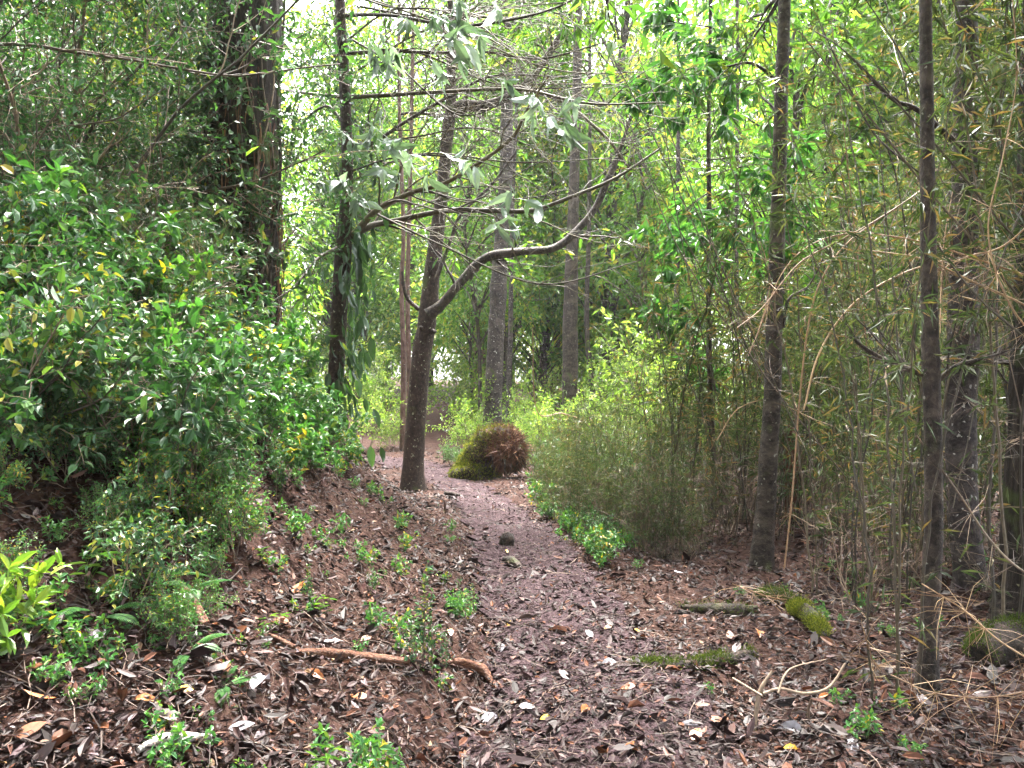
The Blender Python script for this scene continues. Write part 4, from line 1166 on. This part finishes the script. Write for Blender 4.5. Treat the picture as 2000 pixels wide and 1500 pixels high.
scatter(ftree, 8, lambda y: U(-.80 * y, -.42 * y), lambda: U(9.5, 15), .6, .9, 'added leafy shade tree', 'trees of the forest behind', tilt=.03)

for (x_, y_, s_, k_) in ((4.6, -.4, 1.0, 2), (-1.8, -2.2, 1.05, 2), (2.0, -3.0, 1.0, 0), (0.2, -5.5, 1.1, 2), (-4.8, -3.5, 1.0, 0), (4.8, -2.5, 1.1, 2), (6.4, 2.4, 1.0, 2), (-5.0, 4.2, 1.0, 2)):  # forest trees outside the frame, added to shade the foreground
    place(ftree, [True] * 4, k_, (x_, y_, float(h(x_, y_))), U(0, 6), s_, 'added leafy shade tree', 'trees added for shade round the viewpoint')

# ------------------------------------------------------------------ dry bamboo canes, arching and slanting (each its own thing)
canes = [
    ([(1532, 1110, 7), (1548, 960, 8), (1560, 800, 8), (1578, 640, 8), (1605, 545, 7), (1660, 470, 7), (1760, 400, 6), (1805, 366, 4)], 5.6, 'dry', 'orange dry cane arching from the ringed trunk foot'),
    ([(1570, 800, 8), (1600, 690, 9), (1660, 600, 9), (1740, 545, 8), (1830, 512, 8), (1900, 508, 6)], 5.2, 'dry', 'orange dry cane curving between the ringed trunk and the right trunks'),
    ([(1440, 640, 4), (1490, 600, 5), (1560, 515, 6), (1640, 470, 6), (1720, 425, 6), (1815, 362, 4)], 5.0, 'dry', 'orange dry cane sweeping down to the slim sapling'),
    ([(1480, 650, 4), (1530, 530, 5), (1600, 470, 5), (1700, 455, 5), (1800, 480, 5)], 5.3, 'dry', 'thin pinkish cane crossing the ringed trunk'),
    ([(1830, 360, 10), (1760, 310, 10), (1700, 250, 9), (1640, 130, 8), (1590, 20, 6)], 4.4, 'culm', 'dark straight cane slanting up from the straight brown trunk'),
    ([(1990, 580, 13), (1900, 470, 12), (1820, 380, 11), (1740, 280, 10), (1650, 170, 8), (1560, 60, 6)], 4.2, 'culm', 'long brown cane slanting down across both right trunks'),
    ([(2080, 560, 12), (1960, 440, 11), (1860, 320, 10), (1760, 210, 9), (1650, 100, 7), (1590, 60, 5)], 4.0, 'culm', 'long olive cane slanting across the upper right trunks'),
    ([(2080, 720, 13), (1990, 650, 12), (1920, 590, 11), (1860, 520, 9), (1800, 430, 7)], 3.8, 'culm', 'dark cane rising from the edge toward the brown trunk'),
    ([(2080, 640, 10), (1990, 590, 10), (1900, 550, 9), (1800, 505, 7), (1700, 490, 5)], 3.9, 'dry', 'tan cane lying level across the two right trunks'),
    ([(2070, 560, 9), (1980, 530, 9), (1890, 500, 8), (1790, 470, 6), (1690, 455, 4), (1600, 450, 3)], 4.1, 'dry', 'tan cane with long thin tip pointing at the ringed trunk'),
    ([(2060, 700, 8), (1970, 590, 8), (1930, 450, 7), (1960, 300, 6), (1985, 150, 5), (1975, -40, 4)], 3.6, 'dry', 'pale upright cane bowed near the right edge'),
    ([(2050, 400, 7), (1960, 480, 8), (1880, 505, 7), (1780, 560, 5)], 3.9, 'dry', 'tan cane drooping in front of the greyish trunk'),
    ([(1990, 890, 6), (1940, 830, 7), (1880, 770, 7), (1800, 640, 6), (1760, 520, 5)], 4.6, 'culm', 'dark cane leaning across the straight brown trunk'),
    ([(1790, 960, 7), (1770, 850, 8), (1755, 700, 8), (1745, 560, 7), (1730, 420, 6), (1715, 250, 5)], 4.9, 'culm', 'upright brown cane left of the straight brown trunk'),
    ([(2080, 1160, 9), (1990, 1110, 10), (1930, 1050, 10), (1870, 960, 8), (1790, 850, 6)], 3.7, 'twig', 'dark bare branch slanting before the blackish trunk'),
    ([(2030, 1300, 7), (1950, 1250, 8), (1880, 1190, 7), (1800, 1140, 5)], 3.5, 'dry', 'tan cane slanting over the mossy log hump'),
    ([(2060, 1340, 6), (1930, 1362, 6), (1820, 1352, 6), (1740, 1318, 4)], 3.3, 'dry', 'thin tan cane hanging level above the litter on the right'),
    ([(1690, 1240, 5), (1700, 1280, 6), (1720, 1330, 5)], 3.9, 'dry', 'short bowed tan cane near the bamboo stalks'),
    ([(1430, 1140, 5), (1500, 1165, 6), (1560, 1190, 5)], 5.2, 'dry', 'pale dry cane lying before the ringed trunk'),
    ([(1040, 640, 3), (1048, 800, 4), (1100, 808, 5), (1150, 832, 6), (1168, 900, 4)], 13.5, 'dry', 'bent pale cane beside the dark veiled trunk'),
    ([(1150, 815, 4), (1200, 870, 5), (1260, 905, 5), (1290, 930, 3)], 12.0, 'dry', 'pale straight stick slanting through the low bamboo'),
    ([(1400, 860, 4), (1440, 800, 5), (1500, 780, 4), (1520, 800, 3)], 7.6, 'dry', 'thin dry cane linking the sapling and the ringed trunk'),
]
rgx = R(480)
for k in range(26):
    x0 = rgx.uniform(1460, 2080); d_ = rgx.uniform(4.2, 8.5); y1 = rgx.uniform(-80, 520); y0 = rgx.uniform(620, 1080)
    sl = rgx.normal(-.28, .28); x1 = x0 + (y0 - y1) * sl
    bow = rgx.normal(0, 45)
    near = ('right of the slim dark sapling' if x0 < 1480 else 'beside the ringed trunk' if x0 < 1560 else 'between ringed and straight trunks' if x0 < 1770 else 'by the straight brown trunk' if x0 < 1850 else 'by the thick greyish trunk' if x0 < 1930 else 'by the blackish trunk')
    lean = 'leaning left' if sl < -.12 else ('leaning right' if sl > .12 else 'nearly upright')
    canes.append(([(x0, y0, 5), (x0 * .7 + x1 * .3 + bow * .7, y0 * .7 + y1 * .3, 5.5), (x0 * .35 + x1 * .65 + bow, y0 * .35 + y1 * .65, 5), (x1, y1, 3)], d_, ['culm', 'twig', 'culm', 'dry'][k % 4], ('bare dry cane ' if k % 4 == 3 else 'bare dark cane ') + lean + ' ' + near))
seen_ph = {}
for c_ in canes:
    seen_ph.setdefault(c_[3], []).append(c_)
ren = {}
for ph_, cs_ in seen_ph.items():
    if len(cs_) > 1:
        for i_, c_ in enumerate(sorted(cs_, key=lambda c: c[0][0][0])):
            ren[id(c_)] = ph_ + ', ' + ['first', 'second', 'third', 'fourth', 'fifth', 'sixth', 'seventh', 'eighth'][min(i_, 7)] + ' from left'
canes = [(c_[0], c_[1], c_[2], ren.get(id(c_), c_[3])) for c_ in canes]
for k, (px, d, mt, ph) in enumerate(canes):
    px = [(q[0], q[1], q[2], d + .5 * (i / len(px) - .5)) for i, q in enumerate(px)]
    pts, rad = trunk_pts(px, d, False)
    pts[:, 2] = np.maximum(pts[:, 2], h(pts[:, 0], pts[:, 1]) + .02)
    sp, sr = spline(pts, rad, 40)
    rgc = R(500 + k)
    t = thing('dry_cane' if mt == 'dry' else 'cane', '', 'cane', sp[0], 'loose canes among the right trees', fixed=ph)
    build('culm', tube(sp, sr * .46, 6, rgc.uniform(.2, .8), .04, rgc), M[mt], t, smooth=True)
    ch = []
    if d < 8:
        for q in range(4, 38, 7):
            for z_ in range(int(rgc.integers(4, 15))):
                dv = nrm(rgc.normal(0, 1, 3) + A([0, 0, -.2])); L_ = rgc.uniform(.04, .30)
                ch += tube([sp[q], sp[q] + dv * L_ * .5 + rgc.normal(0, .01, 3), sp[q] + dv * L_ + A([0, 0, -.02])], [.0016, .0012, .0006], 3, rgc.random())
        build('dry_twigs', ch, M['dry' if mt == 'dry' else 'twig'], t)  # whorls of thin dry twigs at the cane nodes

# ------------------------------------------------------------------ notable fallen leaves
kinds = {'pale grey': (.27, .25, .28), 'yellow': (.55, .36, .03), 'rusty orange': (.40, .14, .045), 'coppery brown': (.28, .12, .07), 'greyish brown': (.22, .17, .17)}
LM = {}
for k, c in kinds.items():
    LM[k] = flat_mat(k.replace(' ', '_') + '_fallen_leaf', [(0, tuple(A(c) * .85)), (1, tuple(A(c) * 1.1))], .4, .12)
spots = [('pale grey', 510, 1350, .12), ('pale grey', 958, 1418, .10), ('yellow', 995, 1230, .05), ('pale grey', 395, 1222, .11), ('pale grey', 985, 1275, .08), ('rusty orange', 580, 1165, .09), ('coppery brown', 545, 1228, .10), ('greyish brown', 648, 1268, .13),
         ('rusty orange', 620, 1335, .08), ('yellow', 362, 1365, .06), ('rusty orange', 285, 1390, .08), ('pale grey', 470, 1440, .10), ('rusty orange', 75, 1380, .10), ('coppery brown', 60, 1450, .10), ('greyish brown', 325, 1420, .10), ('pale grey', 1150, 1248, .07),
         ('pale grey', 1190, 1305, .09), ('rusty orange', 1188, 1236, .06), ('yellow', 1243, 1243, .06), ('coppery brown', 1425, 1250, .09), ('rusty orange', 1485, 1245, .09), ('greyish brown', 1440, 1280, .09), ('pale grey', 1545, 1440, .10), ('pale grey', 1665, 1470, .11),
         ('pale grey', 1690, 1270, .06), ('rusty orange', 1360, 1452, .09), ('coppery brown', 1400, 1425, .08), ('rusty orange', 1610, 1375, .06), ('pale grey', 1345, 1432, .09), ('pale grey', 1325, 1125, .08), ('coppery brown', 715, 1260, .07), ('rusty orange', 905, 1170, .07),
         ('yellow', 990, 1085, .05), ('coppery brown', 210, 1310, .10), ('pale grey', 195, 1265, .08), ('coppery brown', 1225, 1355, .08), ('rusty orange', 1145, 1400, .07), ('greyish brown', 1100, 1330, .09), ('greyish brown', 1030, 1395, .08), ('yellow', 1065, 1418, .05),
         ('rusty orange', 880, 1245, .07), ('greyish brown', 1920, 1365, .09), ('coppery brown', 1870, 1440, .09), ('pale grey', 1800, 1380, .10), ('yellow', 1545, 1480, .06), ('rusty orange', 1235, 1475, .08), ('coppery brown', 440, 1320, .08), ('rusty orange', 700, 1375, .08)]
rg = R(600)
for k, px, py, s in spots:
    c = hit(px, py) + A([0, 0, .035])
    a = rg.random() * 6.283
    d = A([[math.cos(a), math.sin(a), rg.normal(.2, .2)]]); up = nrm(A([[rg.normal(0, .25), -.35 + rg.normal(0, .2), 1.0]]))
    base = (float(c[0]), float(c[1]), float(c[2]))
    chs = leaves(A([c]) - d * s * .5, d, up, A([s]), A([s * rg.uniform(.42, .6)]), T_FINE, A([rg.normal(.1, .2)]), A([rg.random()]), curl=A([rg.normal(1.5, 1.5)]))
    o = build('fallen_leaf', [(v - A(base), f, r) for v, f, r in chs], LM[k])
    o.location = base
    single(o, 'leaf', phrase=('large ' if s >= .09 else 'small ') + k + ' fallen leaf', pos=c, group='single fallen leaves')

# ------------------------------------------------------------------ labels that single each thing out
LMK = [(462, 700, 7.6, 'the massive furrowed trunk'), (650, 850, 8.6, 'the slender dark trunk'), (815, 850, 11, 'the forked tree'), (960, 890, 12.6, 'the mossy upturned stump'), (970, 650, 17, 'the stout grey trunk'),
       (1114, 760, 19, 'the dark veiled trunk'), (1393, 900, 9, 'the slim dark sapling'), (1495, 1000, 6.6, 'the ringed trunk'), (1548, 950, 8.2, 'the dead stub'), (1815, 1100, 4.0, 'the straight brown trunk'), (1885, 1000, 5.4, 'the thick greyish trunk'),
       (2000, 1100, 4.9, 'the blackish trunk'), (690, 1295, 4.3, 'the reddish fallen branch'), (340, 1468, 3.0, 'the white bleached stick'), (376, 1195, 4.2, 'the rusty broken branch'), (1350, 1308, 4.2, 'the mossy rotten log'), (1580, 1215, 5.0, 'the bright mossy root'),
       (1400, 1195, 5.2, 'the dark rotting log'), (1540, 1360, 3.8, 'the forked bare twig'), (990, 1060, 7.4, 'the black pointed stump'), (920, 1315, 4.1, 'the orange bark curl'), (1000, 1105, 6.6, 'the brown wood chunk'), (1140, 700, 22, 'the stubby brown trunk'), (788, 700, 17.5, 'the thin reddish pair')]
buckets = {}
for e in REG:
    o, ph, pos, gp = e
    px = 1000 + pos[0] / pos[1] * F; py = 750 - (pos[2] - CAMZ) / pos[1] * F
    best = None
    for lx, ly, ld, nm in LMK:
        wx = (lx - 1000) / F * ld
        dd = math.hypot(pos[0] - wx, (pos[1] - ld) * .8)
        if best is None or dd < best[0]:
            best = (dd, nm, pos[0] - wx, pos[1] - ld)
    dd, nm, dx, dy = best
    near = 'close ' if dd < .8 else ('' if dd < 3 else 'well ')
    if abs(dx) > abs(dy) * .8:
        rel = near + ('right of ' if dx > 0 else 'left of ')
    else:
        rel = near + ('behind ' if dy > 0 else 'in front of ')
    e.append(px)
    buckets.setdefault((ph, rel + nm), []).append(e)
ORD = ['leftmost', 'second from left', 'third from left', 'fourth from left', 'fifth from left', 'sixth from left', 'seventh from left', 'eighth from left', 'ninth from left', 'tenth from left']
for (ph, rel), es in buckets.items():
    es.sort(key=lambda e: e[4])
    for i, e in enumerate(es):
        lab = ph + ' ' + rel
        if len(es) > 1:
            m = len(es)
            if i == m - 1:
                w = 'rightmost'
            elif i < 10:
                w = ORD[i]
            else:
                w = f'number {i + 1} from left'
            lab = lab + ', ' + w
        e[0]['label'] = lab
for o in bpy.data.objects:
    for k in ('base', 'used'):
        if k in o:
            del o[k]

# ------------------------------------------------------------------ thin haze volume added for a background glow
m, n_, N, L = new_mat('haze')
pv = N.new('ShaderNodeVolumePrincipled')
pv.inputs['Color'].default_value = (1, 1, 1, 1)
pv.inputs['Density'].default_value = 0.0004
o = N.new('ShaderNodeOutputMaterial'); L.new(pv.outputs[0], o.inputs['Volume'])
x0, x1, y0, y1, z0, z1 = -905, 905, -305, 905, -3, 32
V = A([[x0, y0, z0], [x1, y0, z0], [x1, y1, z0], [x0, y1, z0], [x0, y0, z1], [x1, y0, z1], [x1, y1, z1], [x0, y1, z1]], float)
hz = build('haze', [(V, A([[0, 3, 2, 1], [4, 5, 6, 7], [0, 1, 5, 4], [1, 2, 6, 5], [2, 3, 7, 6], [3, 0, 4, 7]]), .5)], m)
hz['kind'] = 'stuff'
hz['label'] = 'thin haze added for a soft glow between the trees'
